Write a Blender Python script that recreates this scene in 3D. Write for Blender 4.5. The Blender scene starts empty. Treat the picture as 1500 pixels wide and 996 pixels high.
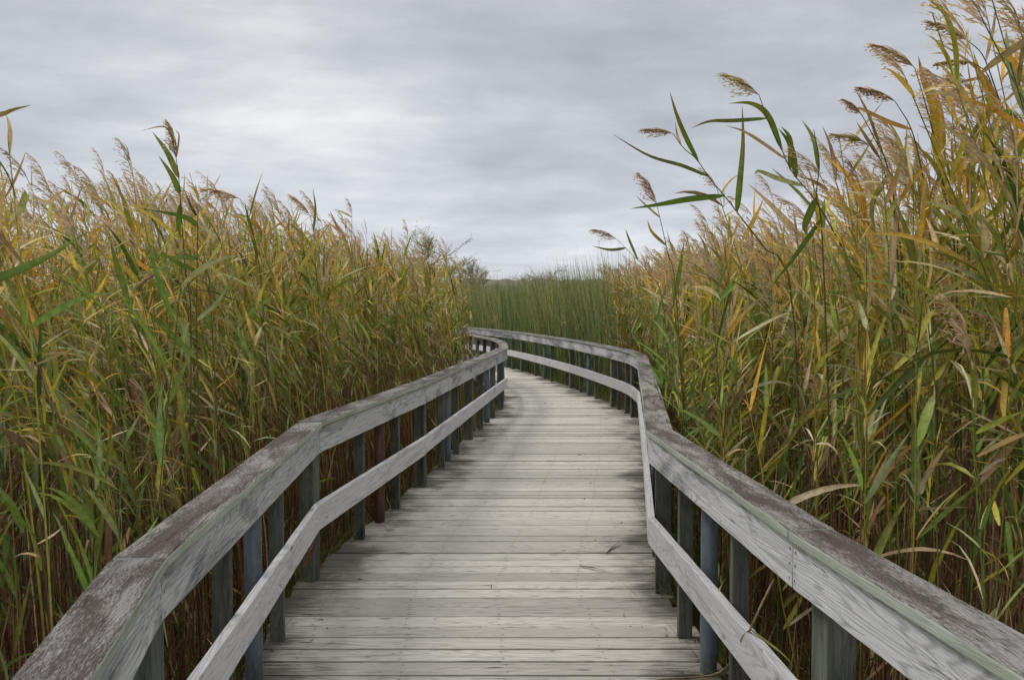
import bpy, math, random
import numpy as np
from mathutils import Vector
R = math.radians
rng = np.random.default_rng(7)
random.seed(7)
scene = bpy.context.scene
COL = scene.collection

# ------------------------------------------------------------------ camera
F, CX, CY, HCAM = 1300.0, 750.0, 498.0, 1.6
TH = math.atan(53.0 / F)
cam_d = bpy.data.cameras.new("camera"); cam = bpy.data.objects.new("camera", cam_d); COL.objects.link(cam)
cam.location = (0, 0, HCAM); cam.rotation_euler = (math.pi/2 - TH, 0, 0)
cam_d.sensor_width = 36; cam_d.lens = F / 1500 * 36; cam_d.clip_start = 0.05; cam_d.clip_end = 5000
scene.camera = cam

def ray(px, py):
    a, b = (px - CX)/F, (CY - py)/F
    return np.array([a, math.cos(TH) + b*math.sin(TH), -math.sin(TH) + b*math.cos(TH)])
def P(px, py, z):
    d = ray(px, py); t = (z - HCAM)/d[2]; return np.array([d[0]*t, d[1]*t, z])
def PY(px, py, Y):
    d = ray(px, py); t = Y/d[1]; return np.array([d[0]*t, Y, HCAM + d[2]*t])

# ------------------------------------------------------------------ tagging
def tag(o, label=None, cat=None, group=None, kind=None):
    if label: o['label'] = label
    if cat: o['category'] = cat
    if group: o['group'] = group
    if kind: o['kind'] = kind
    return o
def empty(name, loc=(0, 0, 0)):
    o = bpy.data.objects.new(name, None); o.location = loc; o.empty_display_size = .2; COL.objects.link(o); return o

# ------------------------------------------------------------------ node helpers
class NT:
    def __init__(s, mat):
        mat.use_nodes = True; s.t = mat.node_tree; s.t.nodes.clear()
    def n(s, typ, **k):
        nd = s.t.nodes.new(typ)
        for a, b in k.items():
            if a == 'i':
                for q, v in b.items():
                    if isinstance(v, bpy.types.NodeSocket): s.t.links.new(v, nd.inputs[q])
                    else: nd.inputs[q].default_value = v
            else: setattr(nd, a, b)
        return nd
    def math(s, op, a, b=None, c=None, clamp=False):
        nd = s.t.nodes.new('ShaderNodeMath'); nd.operation = op; nd.use_clamp = clamp
        for q, v in enumerate((a, b, c)):
            if v is None: continue
            if isinstance(v, bpy.types.NodeSocket): s.t.links.new(v, nd.inputs[q])
            else: nd.inputs[q].default_value = v
        return nd.outputs[0]
    def mix(s, f, a, b, mode='MIX'):
        nd = s.t.nodes.new('ShaderNodeMix'); nd.data_type = 'RGBA'; nd.blend_type = mode
        for q, v in ((0, f), (6, a), (7, b)):
            if isinstance(v, bpy.types.NodeSocket): s.t.links.new(v, nd.inputs[q])
            elif q == 0: nd.inputs[q].default_value = v
            else: nd.inputs[q].default_value = (*v, 1) if len(v) == 3 else v
        return nd.outputs[2]
    def ramp(s, f, stops, interp='LINEAR'):
        nd = s.t.nodes.new('ShaderNodeValToRGB'); nd.color_ramp.interpolation = interp
        el = nd.color_ramp.elements
        while len(el) < len(stops): el.new(.5)
        for e, (p, c) in zip(el, stops):
            e.position = p; e.color = (c, c, c, 1) if not hasattr(c, '__len__') else (*c, 1)
        s.t.links.new(f, nd.inputs[0]); return nd.outputs[0]
    def noise(s, vec, scale, detail=4, rough=.55, dist=0.0, out=0):
        nd = s.n('ShaderNodeTexNoise', i={'Vector': vec, 'Scale': scale, 'Detail': detail, 'Roughness': rough, 'Distortion': dist})
        return nd.outputs[out]
    def map(s, vec, scale, loc=(0, 0, 0)):
        return s.n('ShaderNodeMapping', i={'Vector': vec, 'Scale': scale, 'Location': loc}).outputs[0]
    def out(s, sh):
        o = s.t.nodes.new('ShaderNodeOutputMaterial'); s.t.links.new(sh, o.inputs[0])

def wood(name, light, dark, stain, stain_lo, stain_hi, fibre=.5, green=None, green_amt=0.0,
         rough=.85, bump=.5, knots=True, speck=.35, sps=(9, 120), stain_scale=2.2, contour=True, edge=False, nails=False, tint_amt=.16):
    m = bpy.data.materials.new(name); N = NT(m)
    uv = N.n('ShaderNodeUVMap', uv_map='board').outputs[0]
    # warp
    w = N.noise(N.map(uv, (1.1, 7, 1)), 1.0, 2, .5, 0, 1)
    wv = N.n('ShaderNodeVectorMath', operation='MULTIPLY_ADD', i={0: w, 1: (.10, .055, 0), 2: uv}).outputs[0]
    fib = N.noise(N.map(wv, (6, 260, 1)), 1.0, 5, .7)
    fine = N.noise(N.map(wv, (2.5, 75, 1)), 1.0, 4, .65)
    # contour grain (cathedral lines)
    cg = N.noise(N.map(wv, (.8, 9, 1)), 1.0, 1, .4, .3)
    lines = N.math('SINE', N.math('MULTIPLY', cg, 150.0))
    lines = N.math('MULTIPLY_ADD', lines, .5, .5)
    f = N.math('ADD', N.math('MULTIPLY', fib, .5), N.math('MULTIPLY', fine, .5))
    f = N.ramp(f, [(.32, 0.0), (.68, 1.0)])
    c = N.mix(f, dark, light)
    if contour:
        c = N.mix(N.math('MULTIPLY', N.ramp(lines, [(.0, 1.0), (.42, 0.0)]), fibre), c, tuple(x*.55 for x in dark))
    # blotchy stain of weathering
    s1 = N.noise(N.map(uv, (stain_scale, stain_scale*4.0, 1)), 1.0, 7, .68, .6)
    s2 = N.noise(N.map(wv, (*sps, 1)), 1.0, 5, .75)
    s = N.math('ADD', s1, N.math('MULTIPLY', N.math('SUBTRACT', s2, .5), speck))
    sm = N.ramp(s, [(stain_lo, 0.0), (stain_hi, 1.0)])
    c = N.mix(sm, c, stain)
    if green:
        g = N.noise(N.map(uv, (3.0, 9, 1)), 1.0, 5, .6)
        c = N.mix(N.math('MULTIPLY', N.ramp(g, [(.38, 0.0), (.62, 1.0)]), green_amt), c, green)
    h = f
    if knots:
        v = N.n('ShaderNodeTexVoronoi', feature='F1', i={'Vector': N.map(wv, (2.2, 8.5, 1)), 'Scale': 1.0, 'Randomness': 1.0}).outputs[0]
        k = N.ramp(v, [(.035, 1.0), (.10, 0.0)])
        c = N.mix(N.math('MULTIPLY', k, .8), c, (.045, .036, .03))
        h = N.math('SUBTRACT', h, N.math('MULTIPLY', k, .6))
    # cracks
    ck = N.noise(N.map(wv, (1.3, 46, 1)), 1.0, 3, .5)
    ckm = N.ramp(N.math('ABSOLUTE', N.math('SUBTRACT', ck, .36)), [(.0, 1.0), (.010, 0.0)])
    c = N.mix(N.math('MULTIPLY', ckm, .75), c, (.03, .026, .022))
    h = N.math('SUBTRACT', h, N.math('MULTIPLY', ckm, .8))
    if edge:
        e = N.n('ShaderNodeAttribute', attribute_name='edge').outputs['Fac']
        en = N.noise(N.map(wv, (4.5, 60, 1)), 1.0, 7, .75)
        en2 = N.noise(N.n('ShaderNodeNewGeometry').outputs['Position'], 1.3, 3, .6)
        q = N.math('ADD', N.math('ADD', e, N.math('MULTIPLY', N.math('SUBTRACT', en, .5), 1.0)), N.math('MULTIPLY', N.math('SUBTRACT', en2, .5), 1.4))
        em = N.ramp(q, [(.05, 1.0), (.34, 0.0)])  # mildew stains at plank ends; also paints in the contact shade under the rails
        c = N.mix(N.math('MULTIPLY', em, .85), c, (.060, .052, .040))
    if nails:
        uvn = N.n('ShaderNodeUVMap', uv_map='nail').outputs[0]
        sp = N.n('ShaderNodeSeparateXYZ', i={0: uvn})
        jx = N.noise(N.map(uv, (1, 30, 1)), 1.0, 1)
        dx = N.math('MULTIPLY', N.math('SUBTRACT', N.math('FRACT', N.math('ADD', N.math('DIVIDE', sp.outputs[0], .46), N.math('MULTIPLY', jx, .05))), .5), .46)
        dy = N.math('SUBTRACT', N.math('ABSOLUTE', N.math('SUBTRACT', sp.outputs[1], .07)), .040)
        dd = N.math('SQRT', N.math('ADD', N.math('POWER', dx, 2), N.math('POWER', dy, 2)))
        c = N.mix(N.math('MULTIPLY', N.ramp(dd, [(.0, 1.0), (.022, 0.0)]), .16), c, (.16, .13, .10))
        c = N.mix(N.math('MULTIPLY', N.ramp(dd, [(.0030, 1.0), (.0055, 0.0)]), .75), c, (.06, .05, .04))
    t = N.n('ShaderNodeAttribute', attribute_name='tint').outputs['Fac']
    tm = N.math('MULTIPLY_ADD', t, tint_amt*2, 1-tint_amt)
    cb = N.n('ShaderNodeCombineXYZ', i={0: tm, 1: tm, 2: tm}).outputs[0]
    c = N.mix(1.0, c, cb, 'MULTIPLY')
    bp = N.n('ShaderNodeBump', i={'Strength': bump, 'Distance': .004, 'Height': h}).outputs[0]
    bs = N.n('ShaderNodeBsdfPrincipled', i={'Base Color': c, 'Roughness': rough, 'Specular IOR Level': .25, 'Normal': bp})
    N.out(bs.outputs[0]); return m

M = {}
M['fascia'] = wood('weathered_fascia', (.68, .675, .66), (.45, .45, .445), (.14, .142, .155), .50, .70, fibre=.55, bump=1.0, stain_scale=1.6)
M['fascia_far'] = wood('sooty_fascia', (.62, .61, .60), (.38, .38, .38), (.10, .10, .105), .42, .66, fibre=.4, bump=.6, stain_scale=1.1)
M['cap_top'] = wood('cap_top_wood', (.46, .44, .41), (.23, .21, .19), (.105, .080, .068), .42, .56, fibre=.5, bump=1.5, stain_scale=1.9, knots=False, speck=.85, sps=(38, 230))
M['cap_side'] = wood('cap_side_wood', (.46, .47, .42), (.28, .30, .25), (.11, .11, .10), .55, .80, fibre=.3, green=(.22, .26, .17), green_amt=.6, bump=.6, knots=False)
M['lower'] = wood('lower_board_wood', (.66, .65, .64), (.42, .41, .405), (.19, .18, .175), .54, .80, fibre=.35, bump=.6, stain_scale=1.8)
M['post'] = wood('post_wood', (.20, .20, .175), (.085, .09, .076), (.035, .036, .030), .46, .66, fibre=.4, green=(.075, .095, .06), green_amt=.4, bump=.6, knots=False)
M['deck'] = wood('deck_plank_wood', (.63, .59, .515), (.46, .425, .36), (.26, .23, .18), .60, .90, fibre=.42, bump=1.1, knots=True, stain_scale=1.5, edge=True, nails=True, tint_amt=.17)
M['frame'] = wood('joist_wood', (.13, .12, .10), (.07, .065, .055), (.03, .03, .025), .45, .7, knots=False, contour=False)

mn = bpy.data.materials.new('rusted_nail'); NN = NT(mn); NN.out(NN.n('ShaderNodeBsdfPrincipled', i={'Base Color': (.035, .028, .025, 1), 'Roughness': .7}).outputs[0]); M['nail'] = mn
def metal(name, base, rust, lo, hi):
    m = bpy.data.materials.new(name); N = NT(m)
    pos = N.n('ShaderNodeTexCoord').outputs['Object']
    a = N.noise(N.map(pos, (14, 14, 5)), 1.0, 6, .65)
    b = N.noise(N.map(pos, (60, 60, 9)), 1.0, 3, .6)
    c = N.mix(b, tuple(x*.75 for x in base), tuple(min(1, x*1.2) for x in base))
    c = N.mix(N.ramp(a, [(lo, 0.0), (hi, 1.0)]), c, rust)
    bs = N.n('ShaderNodeBsdfPrincipled', i={'Base Color': c, 'Roughness': .55, 'Metallic': .35,
        'Normal': N.n('ShaderNodeBump', i={'Strength': .3, 'Distance': .002, 'Height': a}).outputs[0]})
    N.out(bs.outputs[0]); return m
M['pipe'] = metal('galvanised_blue_grey_steel', (.135, .165, .195), (.075, .072, .066), .46, .66)
M['rust'] = metal('rusty_steel', (.13, .062, .04), (.055, .03, .022), .4, .6)

def leafmat(name, transl=.33, rough=.6, spec=.14, vein=True):
    m = bpy.data.materials.new(name); N = NT(m)
    c = N.n('ShaderNodeAttribute', attribute_name='col').outputs['Color']
    pos = N.n('ShaderNodeNewGeometry').outputs['Position']
    n1 = N.noise(pos, 38, 3, .6)
    c2 = N.mix(1.0, c, N.ramp(n1, [(.3, .72), (.7, 1.22)]), 'MULTIPLY')
    n2 = N.noise(pos, 110, 4, .7)
    c2 = N.mix(N.math('MULTIPLY', N.ramp(n2, [(.58, 0.0), (.68, 1.0)]), .55), c2, (.16, .10, .045))
    bs = N.n('ShaderNodeBsdfPrincipled', i={'Base Color': c2, 'Roughness': rough, 'Specular IOR Level': spec})
    if transl > 0:
        tr = N.n('ShaderNodeBsdfTranslucent', i={'Color': N.mix(1.0, c2, (1.0, .95, .55), 'MULTIPLY')})
        mx = N.n('ShaderNodeMixShader', i={0: transl, 1: bs.outputs[0], 2: tr.outputs[0]})
        N.out(mx.outputs[0])
    else: N.out(bs.outputs[0])
    return m
M['leaf'] = leafmat('reed_foliage')
M['grass'] = leafmat('grass_blade', .28, .6, .14)
M['bark'] = leafmat('twig_bark', 0, .9, .05)

# ------------------------------------------------------------------ board meshes
class Boards:
    """collects boards with uv, tint and edge data into one mesh"""
    def __init__(s): s.v = []; s.f = []; s.uv = []; s.uv2 = []; s.mi = []; s.tint = []; s.edge = []
    def quad(s, idx, uvs, mi, uv2=None):
        s.f.append(idx); s.uv += uvs; s.uv2 += (uv2 or uvs); s.mi.append(mi)
    def sweep(s, pts, o0, o1, z0, z1, tint=.5, mats=(0, 0), wob=.0, dz=None, cap0=True, cap1=True):
        """pts: list of (x,y); o0,o1 offsets to the 'outer' side (+ = left normal); z0<z1; mats=(side,top)"""
        pts = [np.array(p[:2], float) for p in pts]; n = len(pts)
        rows = []; u = 0; U = []
        uo = random.uniform(0, 90)
        for i, p in enumerate(pts):
            if i > 0: u += np.linalg.norm(p - pts[i-1])
            U.append(u + uo)
            d0 = pts[i] - pts[i-1] if i > 0 else pts[1] - pts[0]
            d1 = pts[i+1] - pts[i] if i < n-1 else pts[-1] - pts[-2]
            d0 = d0/np.linalg.norm(d0); d1 = d1/np.linalg.norm(d1)
            nn = np.array([-(d0+d1)[1], (d0+d1)[0]]); nn /= np.linalg.norm(nn)
            n0 = np.array([-d0[1], d0[0]]); nn = nn/max(.5, float(nn @ n0))
            a, b = p + nn*o0, p + nn*o1
            j = lambda: random.uniform(-wob, wob)
            zz = dz[i] if dz else 0
            base = len(s.v)
            s.v += [(a[0]+j(), a[1]+j(), z0+zz+j()), (b[0]+j(), b[1]+j(), z0+zz+j()), (b[0]+j(), b[1]+j(), z1+zz+j()), (a[0]+j(), a[1]+j(), z1+zz+j())]
            s.tint += [tint]*4; s.edge += [1]*4
            rows.append(base)
        w = abs(o1-o0); h = z1-z0
        vo = random.uniform(0, 9)
        V = [vo, vo+w, vo+w+h, vo+2*w+h, vo+2*w+2*h]
        for i in range(n-1):
            r, q = rows[i], rows[i+1]
            for k in range(4):
                k2 = (k+1) % 4
                s.quad((r+k, r+k2, q+k2, q+k), [(U[i], V[k]), (U[i], V[k+1]), (U[i+1], V[k+1]), (U[i+1], V[k])], mats[1] if k == 2 else mats[0])
        for r, fl, on in ((rows[0], False, cap0), (rows[-1], True, cap1)):
            idx = (r, r+1, r+2, r+3); idx = idx if fl else idx[::-1]
            s.quad(idx, [(uo+.3, vo), (uo+.3, vo+w), (uo+.3+h, vo+w), (uo+.3+h, vo)], mats[0])
    def nail(s, p, d, off, z, r=.0042):
        n = np.array([-d[1], d[0]]); c = np.array([p[0], p[1]]) + n*off; base = len(s.v)
        for k in range(8):
            a = 2*math.pi*k/8; s.v.append((c[0]+d[0]*math.cos(a)*r, c[1]+d[1]*math.cos(a)*r, z+math.sin(a)*r)); s.tint.append(.5); s.edge.append(1)
        s.quad((base, base+1, base+2, base+3), [(0, 0)]*4, s.nm); s.quad((base, base+3, base+4, base+7), [(0, 0)]*4, s.nm); s.quad((base+4, base+5, base+6, base+7), [(0, 0)]*4, s.nm)
    nm = 1
    def nails(s, poly, ts, off, zs):
        for t in ts:
            for z in zs: s.nail(poly.at(t+random.uniform(-.004, .004)), poly.dir(t), off, z+random.uniform(-.006, .006))
    def post(s, cx, cy, ang, wx, wy, z0, z1, tint=.5, segs=1, lean=(0, 0)):
        ca, sa = math.cos(ang), math.sin(ang); base = len(s.v)
        uo = random.uniform(0, 90); vo = random.uniform(0, 9)
        for i in range(segs+1):
            z = z0 + (z1-z0)*i/segs
            for x, y in ((-wx, -wy), (wx, -wy), (wx, wy), (-wx, wy)):
                x /= 2; y /= 2
                s.v.append((cx + x*ca - y*sa + lean[0]*(z-z1), cy + x*sa + y*ca + lean[1]*(z-z1), z)); s.tint.append(tint); s.edge.append(1)
        acc = [0, wx, wx+wy, 2*wx+wy, 2*wx+2*wy]
        for i in range(segs):
            u0, u1 = uo + (z1-z0)*i/segs, uo + (z1-z0)*(i+1)/segs
            for k in range(4):
                k2 = (k+1) % 4; r = base+4*i
                s.quad((r+k, r+k2, r+4+k2, r+4+k), [(u0, vo+acc[k]), (u0, vo+acc[k+1]), (u1, vo+acc[k+1]), (u1, vo+acc[k])], 0)
        t = base+4*segs
        s.quad((t, t+1, t+2, t+3), [(uo, vo), (uo+wx, vo), (uo+wx, vo+wy), (uo, vo+wy)], 0)
        s.quad((base+3, base+2, base+1, base), [(uo, vo), (uo+wx, vo), (uo+wx, vo+wy), (uo, vo+wy)], 0)
    def build(s, name, mats, parent=None, bevel=0.004, fix=True):
        me = bpy.data.meshes.new(name); me.from_pydata([tuple(map(float, v)) for v in s.v], [], s.f)
        for nm, dat in (('board', s.uv), ('nail', s.uv2)):
            l = me.uv_layers.new(name=nm); l.data.foreach_set('uv', np.array(dat, dtype=np.float32).ravel())
        for nm, dat in (('tint', s.tint), ('edge', s.edge)):
            a = me.attributes.new(nm, 'FLOAT', 'POINT'); a.data.foreach_set('value', np.array(dat, dtype=np.float32))
        for m in mats: me.materials.append(m)
        me.polygons.foreach_set('material_index', np.array(s.mi, dtype=np.int32))
        if fix:
            import bmesh
            bm = bmesh.new(); bm.from_mesh(me); bmesh.ops.recalc_face_normals(bm, faces=bm.faces); bm.to_mesh(me); bm.free()
        o = bpy.data.objects.new(name, me); COL.objects.link(o)
        if parent: o.parent = parent
        if bevel:
            b = o.modifiers.new('bevel', 'BEVEL'); b.width = bevel; b.segments = 2; b.limit_method = 'ANGLE'; b.angle_limit = R(50)
            b.harden_normals = False
        return o

# ------------------------------------------------------------------ plan of the boardwalk
ZR = .93
def rail_pts(px): return [P(x, y, ZR)[:2] for x, y in px]
Lpx = [(125, 996), (240, 814), (470, 617.6), (625, 560), (688, 533), (744, 509), (742, 501), (724, 495), (688, 489)]
L = rail_pts(Lpx)
L = [np.array([-.52, -1.2]), np.array([-.60, .25])] + L + [np.array([-2.1, 22.4]), np.array([-5.0, 25.5]), np.array([-10., 29.])]
Rpx = [(1500, 987), (1158, 775), (948, 629), (941, 568), (933, 521), (921, 514.5), (895, 509), (865, 503), (829, 496.5), (765, 487), (731, 483.5), (688, 479.5)]
Rr = rail_pts(Rpx)
Rr = [np.array([1.20, -1.2]), np.array([1.03, .5])] + Rr + [np.array([-2.6, 27.5]), np.array([-5.2, 30.]), np.array([-10., 33.5])]
print('L', [tuple(np.round(p, 2)) for p in L]); print('R', [tuple(np.round(p, 2)) for p in Rr])

def length(pts): return [0] + list(np.cumsum([np.linalg.norm(pts[i+1]-pts[i]) for i in range(len(pts)-1)]))
class Poly:
    def __init__(s, pts): s.p = [np.array(q, float) for q in pts]; s.l = length(s.p)
    def at(s, t):
        t = min(max(t, 0), s.l[-1]-1e-6); i = int(np.searchsorted(s.l, t, side='right'))-1
        f = (t - s.l[i])/(s.l[i+1]-s.l[i]); return s.p[i]*(1-f)+s.p[i+1]*f
    def dir(s, t):
        t = min(max(t, 0), s.l[-1]-1e-6); i = int(np.searchsorted(s.l, t, side='right'))-1
        d = s.p[i+1]-s.p[i]; return d/np.linalg.norm(d)
    def sub(s, a, b, step=.12):
        ts = sorted(set([a, b] + [x for x in s.l if a+.02 < x < b-.02])); out = []
        for u, v in zip(ts[:-1], ts[1:]):
            k = max(1, int((v-u)/step))
            out += [u+(v-u)*i/k for i in range(k)]
        out.append(b); return [s.at(t) for t in out]
def chaikin(pts, keep, it=2):
    """round the corners between index keep.. end"""
    head, tail = pts[:keep], pts[keep:]
    for _ in range(it):
        out = [tail[0]]
        for a, b in zip(tail[:-1], tail[1:]):
            out += [a*.75+b*.25, a*.25+b*.75]
        out.append(tail[-1]); tail = out
    return head + tail

def offset_poly(pts, o):
    out = []
    n = len(pts)
    for i, p in enumerate(pts):
        d0 = pts[i]-pts[i-1] if i > 0 else pts[1]-pts[0]
        d1 = pts[i+1]-pts[i] if i < n-1 else pts[-1]-pts[-2]
        d0 = d0/np.linalg.norm(d0); d1 = d1/np.linalg.norm(d1)
        nn = np.array([-(d0+d1)[1], (d0+d1)[0]]); nn /= np.linalg.norm(nn)
        out.append(p + nn*o)
    return out

# ------------------------------------------------------------------ ground
def ground():
    nx = 90
    xs = np.concatenate([-np.geomspace(3000, 12, 16), np.linspace(-11, 11, 60), np.geomspace(12, 3000, 16)])
    ys = np.concatenate([-np.geomspace(3000, 6, 12), np.linspace(-5, 34, 90), np.geomspace(36, 3000, 18)])
    X, Y = np.meshgrid(xs, ys)
    Z = -.46 + .03*np.sin(X*2.1+Y*.7) + .03*np.sin(Y*1.7-X*1.1) + rng.normal(0, .012, X.shape)
    v = np.stack([X, Y, Z], -1).reshape(-1, 3); nxx = len(xs)
    f = [(j*nxx+i, j*nxx+i+1, (j+1)*nxx+i+1, (j+1)*nxx+i) for j in range(len(ys)-1) for i in range(nxx-1)]
    me = bpy.data.meshes.new('marsh_ground'); me.from_pydata(v.tolist(), [], f); me.polygons.foreach_set('use_smooth', [True]*len(f))
    m = bpy.data.materials.new('wet_marsh_mud'); N = NT(m)
    pos = N.n('ShaderNodeNewGeometry').outputs['Position']
    a = N.noise(pos, 6, 8, .7); b = N.noise(pos, 45, 5, .7)
    c = N.mix(N.ramp(a, [(.35, 0.0), (.65, 1.0)]), (.030, .022, .014), (.085, .06, .035))
    c = N.mix(N.ramp(b, [(.55, 0.0), (.7, 1.0)]), c, (.16, .115, .065))
    bs = N.n('ShaderNodeBsdfPrincipled', i={'Base Color': c, 'Roughness': .8, 'Normal': N.n('ShaderNodeBump', i={'Strength': .8, 'Distance': .03, 'Height': b}).outputs[0]})
    N.out(bs.outputs[0]); me.materials.append(m)
    o = bpy.data.objects.new('ground', me); COL.objects.link(o); tag(o, 'dark wet marsh mud between the reeds', 'ground', kind='structure')
ground()

# ------------------------------------------------------------------ deck
Lc = chaikin(L, 7, 1); Rc = chaikin(Rr, 6, 2)
deckL, deckR = Poly(offset_poly(Lc, .15)), Poly(offset_poly(Rc, -.15))
def xat(poly, y):
    ys = np.array([p[1] for p in poly.p]); xs = np.array([p[0] for p in poly.p]); return float(np.interp(y, ys, xs))
def tat(poly, y):
    ys = np.array([p[1] for p in poly.p]); return float(np.interp(y, ys, poly.l))
B = Boards()
lines = []
y = -1.0
while y < 12.6:
    lines.append((np.array([xat(deckL, y), y]), np.array([xat(deckR, y), y]))); y += .1445
tl, tr = tat(deckL, y), tat(deckR, y)
while tr < deckR.l[-1]-.2 and tl < deckL.l[-1]-.2:
    lines.append((deckL.at(tl), deckR.at(tr)))
    d = lines[-1][1]-lines[-1][0]; frac = 1.0
    # keep the two sides in step: advance each so the boards turn gradually
    yl, yr = lines[-1][0], lines[-1][1]
    pl, pr = deckL.dir(tl), deckR.dir(tr)
    q = min(1, (tr - tat(deckR, 12.6))/6.0)
    tr += .1445*(1+.10*q); tl += .1445*(1-.10*q)
for i in range(len(lines)-1):
    (a0, b0), (a1, b1) = lines[i], lines[i+1]
    gap = random.choice((.008, .009, .011, .013, .017)); j0, j1 = random.uniform(-.02, .02), random.uniform(-.025, .02)
    w = b0-a0; ln = np.linalg.norm(w); w = w/ln; dd = (a1-a0); dd = dd/np.linalg.norm(dd)
    K = 22; tint = random.random(); uo, vo = random.uniform(0, 80), random.uniform(0, 8); base = len(B.v)
    dz = random.gauss(0, .0022); tilt = random.gauss(0, .0014); slope = random.gauss(0, .0012)
    cup = random.uniform(.0, .0015)
    for k in range(K+1):
        f = k/K
        p0 = (a0 - w*j0)*(1-f) + (b0 + w*j1)*f; p1 = (a1 - w*j0)*(1-f) + (b1 + w*j1)*f
        e0 = random.gauss(0, .0007); e1 = random.gauss(0, .0007)
        d = (p1-p0); dl = np.linalg.norm(d); d = d/dl
        q0 = p0 + d*(gap/2+e0); q1 = p1 - d*(gap/2+e1)
        zz = dz + slope*(f-.5)*2
        B.v += [(q0[0], q0[1], -.038), (q1[0], q1[1], -.038), (q1[0], q1[1], zz+tilt), (q0[0], q0[1], zz-tilt)]
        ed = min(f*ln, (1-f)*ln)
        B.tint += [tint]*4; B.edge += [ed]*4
    wd = .14; u = lambda k: k/K*ln
    for k in range(K):
        r, q = base+4*k, base+4*(k+1)
        for s_ in range(4):
            s2 = (s_+1) % 4
            VV = {0: (0, .14), 1: (.14, .18), 2: (.14, 0), 3: (0, -.04)}[s_]
            B.quad((r+s_, r+s2, q+s2, q+s_), [(u(k)+uo, VV[0]+vo), (u(k)+uo, VV[1]+vo), (u(k+1)+uo, VV[1]+vo), (u(k+1)+uo, VV[0]+vo)], 0,
                   [(u(k), VV[0]), (u(k), VV[1]), (u(k+1), VV[1]), (u(k+1), VV[0])])
    for r, fl in ((base, 0), (base+4*K, 1)):
        idx = (r, r+1, r+2, r+3)
        B.quad(idx if fl else idx[::-1], [(uo, vo), (uo, vo+.14), (uo+.04, vo+.14), (uo+.04, vo)], 0, [(.2, .2)]*4)
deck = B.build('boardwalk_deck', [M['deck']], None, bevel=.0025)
tag(deck, 'pale grey plank boardwalk deck curving left between two wooden railings', 'boardwalk', kind='structure')
# under-frame: joists and ledger
B = Boards()
for o in (.12, .75, 1.35):
    pts = [deckL.at(t)*(1-o/1.9)+deckR.at(min(deckR.l[-1], tat(deckR, min(deckL.at(t)[1], 32))))*(o/1.9) for t in np.arange(0, 26, .6)]
    B.sweep(pts, -.02, .02, -.20, -.040)
B.build('joist', [M['frame']], deck, bevel=0)

# ------------------------------------------------------------------ railings
def pipe_mesh(name, r, z0, z1, mat, parent, x, y, lean=(0, 0)):
    n = 20; v = []; f = []
    zs = [z0, (z0+z1)/2, z1-.006, z1]; rs = [r, r, r, r*.9]
    for z, rr in zip(zs, rs):
        for k in range(n):
            a = 2*math.pi*k/n; v.append((math.cos(a)*rr + lean[0]*(z-z1), math.sin(a)*rr + lean[1]*(z-z1), z))
    for j in range(len(zs)-1):
        for k in range(n): f.append((j*n+k, j*n+(k+1) % n, (j+1)*n+(k+1) % n, (j+1)*n+k))
    f.append(tuple(range((len(zs)-1)*n, len(zs)*n)))
    me = bpy.data.meshes.new(name); me.from_pydata(v, [], f); me.materials.append(mat)
    me.polygons.foreach_set('use_smooth', [len(q.vertices) == 4 for q in me.polygons])
    o = bpy.data.objects.new(name, me); COL.objects.link(o); o.location = (x, y, 0); o.parent = parent; return o

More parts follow.
